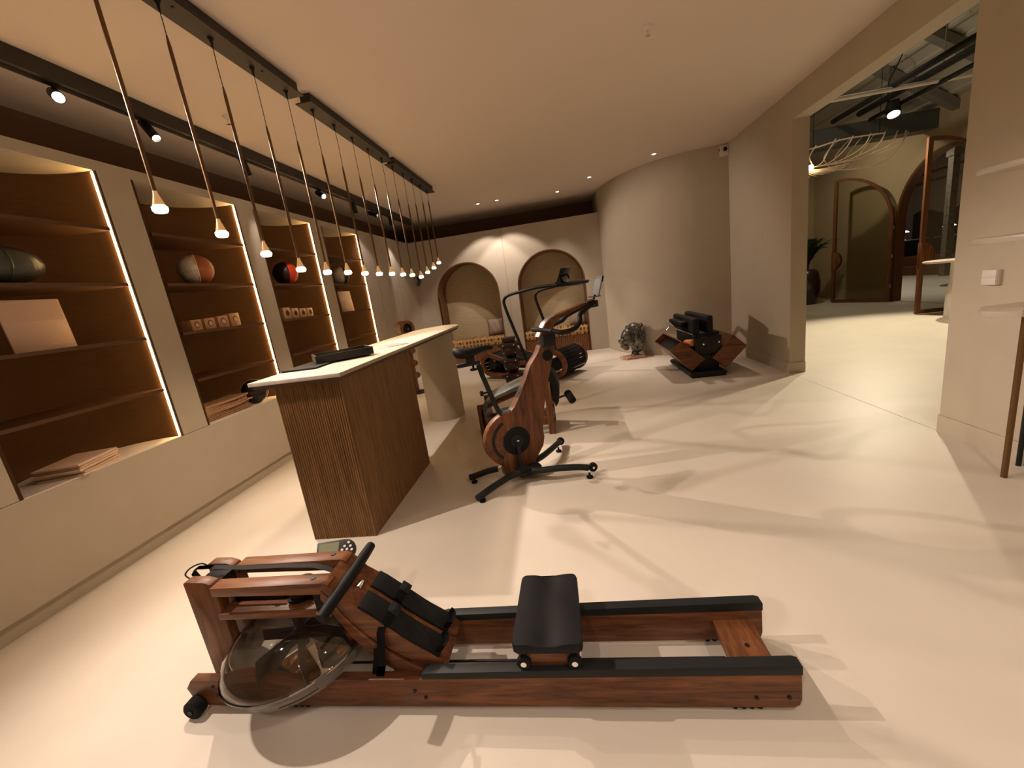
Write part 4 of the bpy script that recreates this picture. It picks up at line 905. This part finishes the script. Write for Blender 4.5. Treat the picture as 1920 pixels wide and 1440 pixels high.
# tall cable column near the left wall
C1 = V((-2.50, 6.28, 0))
r_ = root('pull_column', C1, 'tall walnut cable column with ring shaped head behind the counter', 'exercise machine')
G().lathe([(0, 0), (.16, 0), (.165, .008), (.16, .018), (0, .018)], Matrix.Translation(C1), 32).build('foot_disc', m_black, r_)
G().box(C1.x - .045, C1.x + .045, C1.y - .03, C1.y + .03, .018, .92, .006).build('post', m_wz, r_)
mxr = Matrix.Translation(C1 + V((0, 0, 1.05))) @ Matrix.Rotation(.95, 4, 'Z') @ Matrix.Rotation(pi / 2, 4, 'X')
G().lathe([(.085, -.09), (.13, -.09), (.13, .09), (.085, .09), (.085, -.09)], mxr, 36).build('ring_head', m_wz, r_)
G().lathe([(0, -.07), (.084, -.07), (.084, .05), (0, .05)], mxr, 28).build('inner_drum', m_black, r_)
G().lathe([(0, .092), (.012, .092), (.012, .10), (0, .10)], mxr, 12).lathe([(0, -.08), (.014, -.08), (.014, -.07), (0, -.07)], mxr, 12).build('axle_cap', m_chrome, r_)
for k, z in enumerate((.30, .50, .70)):
    G().cyl(C1 + V((.075, -.035, z)), (.4, -1, 0), .05, .03, 20, .004).build('weight_disc', m_wy, r_)
G().cyl(C1 + V((.09, -.03, .86)), (1, 0, 0), .02, .07, 14).build('side_knob', m_chrome, r_)
G().tube([(C1.x - .08, C1.y + .15, 1.12), (C1.x - .10, C1.y + .22, 1.40), (C1.x - .12, C1.y + .3, 1.66)], .009, 8).build('steel_rod', m_steel, r_)
G().tube([(C1.x - .095, C1.y + .15, 1.35), (C1.x - .145, C1.y + .3, 1.66)], .006, 8).build('steel_rod', m_steel, r_)
G().tube([(C1.x, C1.y, 1.05), (C1.x - .08, C1.y + .15, 1.12)], .009, 8).build('rod_mount', m_steel, r_)

# ------------------------------------------------------------------ lion bust
LC = V((1.10, 7.17, 0))
r_ = root('lion_bust', LC, 'dark bronze lion head sculpture on a marble slab by the curved wall', 'sculpture')
G().box(LC.x - .17, LC.x + .17, LC.y - .13, LC.y + .13, 0, .045, .004, mx=Matrix.Translation(LC) @ Matrix.Rotation(.35, 4, 'Z') @ Matrix.Translation(-LC)).build('marble_base', m_marb, r_)
G().lathe([(0, .045), (.075, .045), (.06, .07), (.05, .11), (0, .11)], Matrix.Translation(LC + V((.05, .02, 0))), 20).build('neck_foot', m_bron, r_)
g = G(); L = LC + V((.03, .02, 0))
def E_(x, y, z, rx, ry, rz): g.ell(L + V((x, y, z)), (rx, ry, rz), u=18, v=12)
E_(.05, .02, .34, .135, .15, .21); E_(.06, .03, .20, .11, .12, .13); E_(.03, .0, .50, .12, .12, .105)      # mane mass
E_(-.07, -.03, .40, .125, .115, .13)       # skull
E_(-.135, -.05, .385, .075, .055, .06)      # brow bridge
E_(-.165, -.055, .305, .085, .07, .062)     # muzzle
E_(-.235, -.07, .325, .026, .036, .026)  # nose
E_(-.150, -.05, .225, .075, .06, .045)      # jaw
E_(-.125, -.045, .185, .055, .045, .04)      # chin beard
for s in (-1, 1):
    E_(-.195, -.058 + s * .036, .285, .042, .034, .036)        # cheek pads
    E_(-.150, -.05 + s * .052, .405, .035, .022, .02)          # brow
    E_(-.075, -.03 + s * .105, .525, .030, .026, .040)           # ears
    E_(-.06, -.03 + s * .085, .31, .07, .04, .09)             # cheeks
rnd = random.Random(3)
for k in range(95):          # mane locks
    a = rnd.uniform(-1.75, 1.75); z = rnd.uniform(.13, .55); rr_ = .15 * math.sqrt(max(.12, 1 - ((z - .34) / .26) ** 2))
    x = .05 + rr_ * math.cos(a) * 1.0; y = .02 + rr_ * math.sin(a) * 1.1
    d = V((-.02 * math.cos(a), .01, -.05)).normalized() if z < .45 else V((.4, .1 * math.sin(a), .6)).normalized()
    q = d.to_track_quat('Z', 'Y').to_matrix().to_4x4(); g.ell(L + V((x, y, z)), (.014, .018, .05), mx=q, u=8, v=6)
o = g.build('head', m_bron, r_, angle=180)
rm = o.modifiers.new('remesh', 'REMESH'); rm.mode = 'VOXEL'; rm.voxel_size = .0085; rm.use_smooth_shade = True
for s in (-1, 1):
    G().ell(L + V((-.178, -.052 + s * .050, .375)), (.012, .008, .010), u=12, v=8).build('eye', m_black, r_)

# ------------------------------------------------------------------ fold-out gym box
KX, KY0, KY1 = 1.5, 5.36, 6.3
r_ = root('gym_box', (KX + .24, 5.83, 0), 'fold-out home gym with two slanted open walnut boxes and upright black pads', 'exercise machine')
f = lambda u, v: V((KX + u, KY0, v)); D = V((0, KY1 - KY0, 0))
G().prism([(.04, .0), (.44, .0), (.47, .05), (.44, .075), (.03, .075), (.01, .05)], lambda u, v: V((KX + u, KY0 - .02, v)), (0, 1.0, 0), .006).build('base', m_black, r_)
def chan(c0, c1, c2, c3, nm, th=.014):
    """open box: quad c0..c3 (near face corners, opening edge c0-c1), extruded in y, hollow at opening"""
    c = [V((p[0], 0, p[1])) for p in (c0, c1, c2, c3)]
    e = (c[1] - c[0]).normalized() * th; b = (c[3] - c[0]).normalized() * th
    g = G()
    F4 = lambda a, b_, c_, d_: [(p.x, p.z) for p in (a, b_, c_, d_)]
    g.prism(F4(c[0], c[1], c[2], c[3]), f, (0, th, 0), .002)
    g.prism(F4(c[0], c[1], c[2], c[3]), lambda u, v: V((KX + u, KY1 - th, v)), (0, th, 0), .002)
    g.prism(F4(c[0], c[0] + e, c[3] + e, c[3]), lambda u, v: V((KX + u, KY0 + th, v)), (0, KY1 - KY0 - 2 * th, 0))
    g.prism(F4(c[1] - e, c[1], c[2], c[2] - e), lambda u, v: V((KX + u, KY0 + th, v)), (0, KY1 - KY0 - 2 * th, 0))
    g.prism(F4(c[3] + e - b, c[2] - e - b, c[2] - e, c[3] + e), lambda u, v: V((KX + u, KY0 + th, v)), (0, KY1 - KY0 - 2 * th, 0))
    bx = g.build('slanted_box', m_wx, r_)
    g = G(); k = V((0, 0, 0))
    g.prism(F4(c[0] + e + b * 6, c[1] - e + b * 6, c[2] - e - b, c[3] + e - b), lambda u, v: V((KX + u, KY0 + th + .001, v)), (0, KY1 - KY0 - 2 * th - .002, 0)); g.build('dark_lining', m_black, bx)
chan((-.21, .375), (-.062, .494), (.212, .235), (.045, .098), 'l')
chan((.713, .345), (.553, .499), (.30, .235), (.464, .096), 'r')
G().prism([(.14, .075), (.40, .075), (.42, .40), (.41, .56), (.10, .56), (.10, .40)], lambda u, v: V((KX + u, KY0 + .07, v)), (0, .80, 0), .01).build('core', m_black, r_)
G().prism([(.10, .30), (.42, .30), (.42, .52), (.10, .50)], lambda u, v: V((KX + u, KY0 + .02, v)), (0, .05, 0), .006).build('front_plate', m_black, r_)
for x, z in ((.20, .42), (.385, .43)): G().cyl((KX + x, KY0 + .015, z), (0, 1, 0), .010, .012, 12).build('bolt', m_chrome, r_)
G().cyl((KX + .06, KY0 + .12, .44), (.5, -1, .1), .045, .14, 24, .012).build('foam_roll', m_foamo, r_)
for x0, x1, z0, z1 in ((.085, .165, .555, .755), (.245, .33, .56, .77)):
    G().box(KX + x0, KX + x1, KY0 + .02, KY1 + .02, z0, z1, .028, seg=4).build('upright_pad', m_leath, r_)
G().box(KX + .01, KX + .085, KY0 + .25, KY0 + .85, .60, .64, .012).box(KX - .0, KX + .085, KY0 + .25, KY0 + .85, .65, .70, .012).build('small_rollers', m_leath, r_)
G().tube([(KX - .03, KY0 + .80, .66), (KX + .02, KY0 + .5, .585), (KX + .11, KY0 + .1, .54)], .010, 8).tube([(KX - .08, KY0 + .7, .56), (KX - .02, KY0 + .75, .60), (KX + .02, KY0 + .78, .66)], .007, 8).build('steel_bracket', m_steel, r_)

# ------------------------------------------------------------------ glass shelf stand at right
SX, SY = 2.357, 2.43
r_ = root('glass_shelf_stand', (SX, SY, 0), 'slim metal stand with rounded frosted shelves at the right edge', 'shelf stand')
G().cyl((SX, SY, .47), (0, 0, 1), .014, .94, 16).build('leg', m_bronze, r_)
G().cyl((SX - .035 + .035, SY + .0, 1.02), (0, 0, 1), .012, .12, 12).build('upper_post', m_black, r_)
def rshelf(x0, y0, y1, z, th, R):
    P = [(2.563, y0)] ; 
    for k in range(13):
        a = -pi / 2 - pi / 2 * 0 + 0; u = k / 12; P.append((x0 + R - R * math.sin(pi * u), y0 + (y1 - y0) * u))
    P.append((2.563, y1)); return G().prism(P, lambda u, v: V((u, v, z)), (0, 0, th), .004)
rshelf(2.19, 2.28, 2.62, .925, .03, .13).build('shelf', m_frost, r_)
rshelf(2.18, 2.28, 2.60, 1.30, .03, .02).build('shelf', m_frost, r_)
rshelf(2.18, 2.28, 2.60, 1.645, .03, .02).build('shelf', m_frost, r_)
G().cyl((2.54, 2.55, .97), (0, 0, 1), .012, 1.94, 12).build('rear_post', m_black, r_)

# ------------------------------------------------------------------ hall beyond the opening
WX = 7.35
AY0, AY1, AZ = 8.05, 10.36, 2.92
ach = [(AY0 + .0, .002)] + [((AY0 + AY1) / 2 - (AY1 - AY0) / 2 * math.cos(pi * k / 32), AZ - 1.155 + 1.155 * math.sin(pi * k / 32)) for k in range(33)] + [(AY1, .002)]
st(G().plate([(2.0, 0), (13.6, 0), (13.6, 3.7), (2.0, 3.7)], [ach], lambda u, v: V((WX, u, v)), (.12, 0, 0)), 'wall_hall', m_hallw, 'ochre hall wall with a tall arched doorway')
st(G().box(XR + TH, WX + .12, 13.4, 13.6, 0, 7), 'wall_hall_back', m_hallw, 'ochre end wall of the hall')
st(G().box(XR + TH, XR + TH + .1, 6.95, 13.6, 0, 7).box(XR + .1, XR + TH + .1, -3, 6.95, CZ, 7), 'wall_hall_left', m_hallw, 'hall side of the dividing wall')
st(G().box(XR + TH, WX + .12, 1.6, 1.7, 0, 7), 'wall_hall_front', m_hallw, 'near end wall of the hall')
o_ = [(AY0 - .0, 0)] + [((AY0 + AY1) / 2 - 1.155 * math.cos(pi * k / 32), AZ - 1.155 + 1.155 * math.sin(pi * k / 32)) for k in range(33)] + [(AY1, 0)]
i_ = [(AY0 + .06, 0)] + [((AY0 + AY1) / 2 - 1.095 * math.cos(pi * k / 32), AZ - 1.155 + 1.095 * math.sin(pi * k / 32)) for k in range(33)] + [(AY1 - .06, 0)]
st(G().prism(o_ + i_[::-1], lambda u, v: V((WX - .03, u, v)), (.17, 0, 0)), 'trim_doorframe', m_doorw, 'dark wood arched door frame')
# roof
sl_ = .62; x0 = XR + TH; zr = lambda x: 3.66 + sl_ * (WX - x)
rf = G().prism([(x0, zr(x0)), (WX + .12, zr(WX + .12)), (WX + .12, zr(WX + .12) + .05), (x0, zr(x0) + .05)], lambda u, v: V((u, 1.6, v)), (0, 12, 0)).build('roof', m_roof, kind='structure', label='sloping pale profiled sheet roof of the hall')
for k in range(18):
    x = x0 + .2 + k * .25
    G().prism([(x - .022, zr(x) + .014), (x + .022, zr(x) - .013), (x + .022, zr(x) - .05), (x - .022, zr(x) - .024)], lambda u, v: V((u, 1.7, v)), (0, 11.6, 0)).build('roof_rib', m_roof, rf)
for k, y in enumerate((5.2, 8.0, 9.1)):
    o = G().prism([(4.2, zr(4.2) - .05), (WX, zr(WX) - .05), (WX, zr(WX) - .20), (4.2, zr(4.2) - .20)], lambda u, v: V((u, y, v)), (0, .15, 0)).build('roof_beam', m_beam); o['kind'] = 'structure'; o['label'] = 'grey sloping roof beam, %s' % ['nearest', 'middle', 'farthest'][k]
o = G().box(4.2, WX - .02, 9.5, 9.85, 3.28, 3.62).box(4.2, WX - .02, 9.49, 9.50, 3.60, 3.62).build('air_duct', m_duct); o['label'] = 'long dark grey rectangular duct under the hall roof'; o['category'] = 'duct'
o = G().tube([(3.4, 8, 3.66), (WX - .05, 8, 3.65)], .035, 12).build('ceiling_pipe', m_white); o['label'] = 'white horizontal pipe hanging under the hall roof'; o['category'] = 'pipe'
for k, (x, z, r) in enumerate(((5.95, 3.75, .05), (6.15, 3.62, .035), (5.5, 3.70, .045))):
    o = G().tube([(x, 4.5, z), (x, 9.48, z)], r, 10).build('cable_tray', m_black, origin=(x, 7, z)); o['label'] = ['thick black conduit crossing the hall ceiling, right one', 'thin black conduit low beside the thick ones', 'left black conduit crossing the hall ceiling'][k]; o['category'] = 'conduit'; o['group'] = 'black conduits'
for k, y in enumerate((6.9, 7.7)):
    o = G().tube([(5.95, y, 3.80), (5.95, y, zr(5.95) - .051)], .008, 6).build('hanger_rod', m_beam, origin=(5.95, y, 3.8)); o['label'] = 'thin hanger rod holding the black conduit, %s one' % ('nearer', 'farther')[k]; o['category'] = 'rod'
r_ = root('hall_spotlight', (6.0, 8.84, 3.5), 'black cylinder spotlight hanging on a bent rod under the hall roof', 'spotlight')
G().tube([(6.0, 8.84, 3.60), (6.0, 8.84, 4.0), (6.05, 8.80, 4.15), (6.12, 8.74, zr(6.12) - .052)], .010, 8, sub=3).build('hanging_rod', m_black, r_)
ml = Matrix.Translation((6.0, 8.70, 3.52)) @ (V((5.0, 6.6, 0)) - V((6.0, 8.70, 3.52))).normalized().to_track_quat('Z', 'Y').to_matrix().to_4x4()
G().lathe([(0, -.12), (.09, -.12), (.10, -.11), (.10, .10), (.085, .10), (.085, .08), (0, .08)], ml, 24).box(-.08, .08, -.06, .06, -.17, -.12, mx=ml).build('housing', m_black, r_)
G().lathe([(0, .082), (.083, .082)], ml, 20).build('lens', m_spotg, r_)
# fan chandelier
r_ = root('fan_chandelier', (5.3, 9.0, 3.3), 'pale fan shaped chandelier of curved slats hanging in the hall', 'chandelier')
G().tube([(4.5, 8.98, 3.15), (4.95, 9, 3.20), (5.3, 9, 3.25), (5.6, 9, 3.26), (6.1, 9, 3.245)], .012, 8, sub=3).build('top_rail', m_paper, r_)
for k, (x, z) in enumerate([(4.70, 3.19), (4.95, 3.235), (5.28, 3.29), (5.57, 3.285), (5.86, 3.275), (6.10, 3.265), (6.30, 3.245), (6.44, 3.225)]):
    G().tube([(x, 9.0, z), (x - .10 - .02 * k, 9.0 - .02 * k, z - .16 - .015 * k), ((x + 4.9) / 2 - .05, 8.98, 2.93 - .008 * k), (4.88, 8.97, 2.86)], [.011, .010, .008, .006], 6, sub=5).build('slat', m_paper, r_)
for k in range(7):
    x = 5.3 + k * .19; z = 3.28 - .012 * k
    G().tube([(x + .06, 9.03, z), (x - .20, 9.02, z - .26 - .02 * k), (x * .5 + 2.55, 9.0, 2.78 - .012 * k), (4.95, 8.98, 2.80)], [.006, .006, .005, .005], 5, sub=6).build('slat', m_paper, r_)
for k in range(12):
    a = -.2 + k * .17
    G().tube([(4.86, 8.97, 2.86), (4.86 + .22 * math.sin(a) - .12, 8.95, 2.80 - .05 * math.cos(a)), (4.86 + .42 * math.sin(a) * 1.4 - .16, 8.92 - .03 * k, 2.76 - .09 * math.cos(a) * 1.0)], [.007, .008, .004], 6, sub=4).build('lower_slat', m_paper, r_)
G().ell((4.84, 8.95, 2.865), (.045, .045, .045), u=16, v=10).build('bulb', glow('chandelier_glow', (1, .78, .45), 30), r_)
G().tube([(4.9, 9, 3.2), (4.9, 9, zr(4.9) - .01)], .006, 6).tube([(6.0, 9, 3.25), (6.0, 9, zr(6.0) - .01)], .006, 6).build('suspension_wire', m_black, r_)

# arched glass door leaves
def leaf(H, E, hz, lab, nm):
    """H hinge (x,y), E free end; profile: full height at free end, quarter arch to hinge"""
    H = V((*H, 0)); E = V((*E, 0)); d = (E - H); Lw = d.length; d.normalize(); nn = V((d.y, -d.x, 0))
    top = 2.90; sp = 1.72; 
    def prof_(ins):
        P = [(ins, ins + .012), (Lw - ins, ins + .012)]
        n = 16
        for k in range(n + 1):
            a = pi / 2 * (1 - 0) - 0; u = k / n; th = pi / 2 * u
            P.append((ins + (Lw - 2 * ins) * (math.cos(th)), sp + (top - sp - ins) * 1.0 * math.sin(pi / 2 * 1) if False else sp + (top - ins - sp) * math.sqrt(max(0, 1 - (1 - (1 - math.cos(0))) * 0)) ))
            P.pop()
            P.append((ins + (Lw - 2 * ins) * math.cos(th), sp + (top - ins - sp) * math.sqrt(max(0, 1 - (math.cos(th) - 1) ** 2)) if False else 0)); P.pop()
        # quarter ellipse centred at the free end: height top at free end, sp at hinge
        for k in range(n + 1):
            th = pi / 2 * k / n; P.append((Lw - ins - (Lw - 2 * ins) * math.sin(th), sp + (top - ins - sp) * math.cos(th)))
        return P
    r_ = root('arched_door_leaf', (H + E) / 2, lab, 'door', 'arched glass door leaves')
    fo = prof_(0); fi = prof_(.068)
    G().plate(fo, [fi], lambda u, v: H + d * u + nn * -.025 + V((0, 0, v)), nn * .05).build('door_frame', m_doorw, r_)
    G().prism(fi, lambda u, v: H + d * u + nn * -.004 + V((0, 0, v)), nn * .008).build('glass_pane', m_glass, r_)
    hp = [(Lw - .20 * math.sin(pi * k / 16) - .0, 1.02 - .22 * math.cos(pi * k / 16)) for k in range(17)]
    hd = G().prism(hp, lambda u, v: H + d * u + nn * -.045 + V((0, 0, v)), nn * .09, .003).build('half_round_handle', m_wz, r_)
    g = G()
    for z in (.35, 1.0, 1.6): g.cyl(H + V((0, 0, z)), (0, 0, 1), .012, .08, 10)
    g.build('hinge', m_steel, r_)
leaf((7.25, 10.30), (6.74, 11.46), 0, 'left arched glass door leaf standing open beside the potted plant', 'a')
leaf((7.28, 8.06), (6.2, 8.2), 0, 'right arched glass door leaf swung open into the hall', 'b')

# potted plant
C = V((6.33, 11.75, 0))
r_ = root('potted_plant', C, 'dark feathery leaved plant in a tall bronze brown pot in the hall', 'potted plant')
G().lathe([(0, .0), (.17, 0), (.23, .12), (.275, .35), (.28, .55), (.24, .78), (.20, .86), (.17, .88), (.17, .84), (0, .84)], Matrix.Translation(C), 36).build('pot', m_pot, r_)
rnd = random.Random(5); gst = G()
lm = None
for k in range(26):
    az = rnd.uniform(0, 2 * pi); ln = rnd.uniform(.9, 1.4); lean = rnd.uniform(.10, .48)
    d = V((math.cos(az) * lean, math.sin(az) * lean, 1)).normalized(); side = V((-math.sin(az), math.cos(az), 0))
    pth = [C + V((0, 0, .84)) + V((math.cos(az), math.sin(az), 0)) * (lean * ln * u ** 1.6) + V((0, 0, ln * (u - .45 * u ** 2.6))) for u in [i / 8 for i in range(9)]]
    gst.tube(pth, [.008 * (1 - .6 * i / 8) for i in range(9)], 5)
    g = G()
    for i in range(3, 9):
        p = pth[i]; tg = (pth[i] - pth[i - 1]).normalized()
        for s in (-1, 1):
            for q in (0, .33, .67):
                pp = p - tg * q * .12; l = .17 * (1.15 - abs(i - 5.5) / 6); e = (side * s + tg * .7 + V((0, 0, -.15))).normalized()
                t = bmesh.new(); v = [t.verts.new(x) for x in (pp, pp + e * l * .45 + tg * .016, pp + e * l, pp + e * l * .5 - tg * .012)]; t.faces.new(v); g._add(t)
    g.build('frond', m_leaf, r_)
gst.build('stems', m_leaf, r_)

# cafe table in hall (partly behind the near wall)
r_ = root('cafe_table', (6.3, 7.45, 0), 'pale pedestal table at the right side of the hall opening', 'table')
G().lathe([(0, .90), (.48, .90), (.50, .915), (.50, .93), (0, .935)], Matrix.Translation((6.35, 7.5, 0)), 48).build('table_top', m_stone, r_)
G().lathe([(0, 0), (.20, 0), (.20, .45), (.17, .55), (.17, .90), (0, .90)], Matrix.Translation((6.35, 7.5, 0)), 36).build('pedestal', m_white, r_)
# lounge beyond the arch
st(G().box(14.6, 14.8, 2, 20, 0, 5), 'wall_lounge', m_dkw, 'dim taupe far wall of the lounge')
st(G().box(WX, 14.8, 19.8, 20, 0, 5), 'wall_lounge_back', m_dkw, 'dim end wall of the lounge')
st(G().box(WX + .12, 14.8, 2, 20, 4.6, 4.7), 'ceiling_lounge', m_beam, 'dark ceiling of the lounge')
st(G().box(12.25, 12.6, 12, 19.8, 0, .30).box(12.6, 14.6, 12, 19.8, 0, .62), 'trim_step', m_lining, 'low stepped brown platform along the lounge')
def hills():
    P = [(13.2, .62)]
    for k in range(41):
        y = 13.2 + 6.4 * k / 40; P.append((y, 1.75 + 1.05 * math.exp(-((y - 16.2) / 1.5) ** 2) + .5 * math.exp(-((y - 19.2) / .8) ** 2)))
    return P + [(19.6, .62)]
o = G().prism(hills(), lambda u, v: V((14.5, u, v)), (.08, 0, 0)).build('wall_mural', m_dkb); o['label'] = 'dark wavy hill shaped panel on the lounge wall'; o['category'] = 'wall panel'
o = G().box(11.92, 12.10, 14.80, 14.98, 0, 4.6).box(11.88, 12.14, 14.76, 15.02, 3.5, 3.66).build('column', m_conc); o['label'] = 'rough concrete column standing in the lounge'; o['category'] = 'column'
r_ = root('lounge_sofa', (13.2, 15.0, .62), 'grey sofa with a light pillow beside the column in the lounge', 'sofa')
G().box(12.75, 13.6, 14.0, 15.35, .64, 1.12, .08, seg=4).build('seat_base', m_sofa, r_); G().box(12.70, 12.95, 14.0, 15.40, .64, 1.42, .1, seg=4).build('backrest', m_sofa, r_)
G().box(12.98, 13.14, 14.3, 14.8, 1.13, 1.58, .05, seg=3).build('throw_pillow', m_white, r_)
for k, (x, y) in enumerate(((13.05, 18.05), (13.05, 16.15))):
    w2 = .45 if k == 0 else .38
    sb = root('sideboard', (x, y, .62), 'black sideboard under the %s lounge lamp' % ('left', 'right')[k], 'sideboard')
    G().box(x - .1, x + .5, y - w2, y + w2, 0.70, 1.18).box(x - .08, x + .48, y - w2 + .02, y + w2 - .02, .62, .70).build('cabinet', m_black, sb); G().box(x - .12, x + .52, y - w2 - .02, y + w2 + .02, 1.18, 1.21).build('worktop', m_sofa, sb)
    r_ = root('table_lamp', (x, y, 1.21), 'small lit mushroom table lamp, %s one in the lounge' % ('left', 'right')[k], 'table lamp', 'small lounge lamps')
    G().lathe([(0, 1.21), (.07, 1.21), (.06, 1.3), (.025, 1.50), (0, 1.50)], Matrix.Translation((x, y, 0)), 16).build('base', glow('lamp_base_glow', (1, .72, .38), 1.3), r_)
    G().lathe([(.0, 1.58), (.08, 1.57), (.16, 1.52), (.16, 1.50), (0, 1.50)], Matrix.Translation((x, y, 0)), 20).build('shade', glow('lamp_shade_glow', (1, .85, .6), 5), r_)
o = G().lathe([(0, 0), (.5, 0), (.5, .008), (0, .008)], Matrix.Translation((10.15, 11.9, 0)), 40).build('round_rug', mat('brown_rug', (.10, .06, .035), .9)); o['label'] = 'round brown rug on the pale lounge floor'; o['category'] = 'rug'
o = G().tube([(13.6, 14.0, 3.55), (13.6, 19.0, 3.45)], .04, 8).build('black_rail', m_black, origin=(13.6, 16, 3.5)); o['label'] = 'thin black rail high up in the lounge'; o['category'] = 'rail'
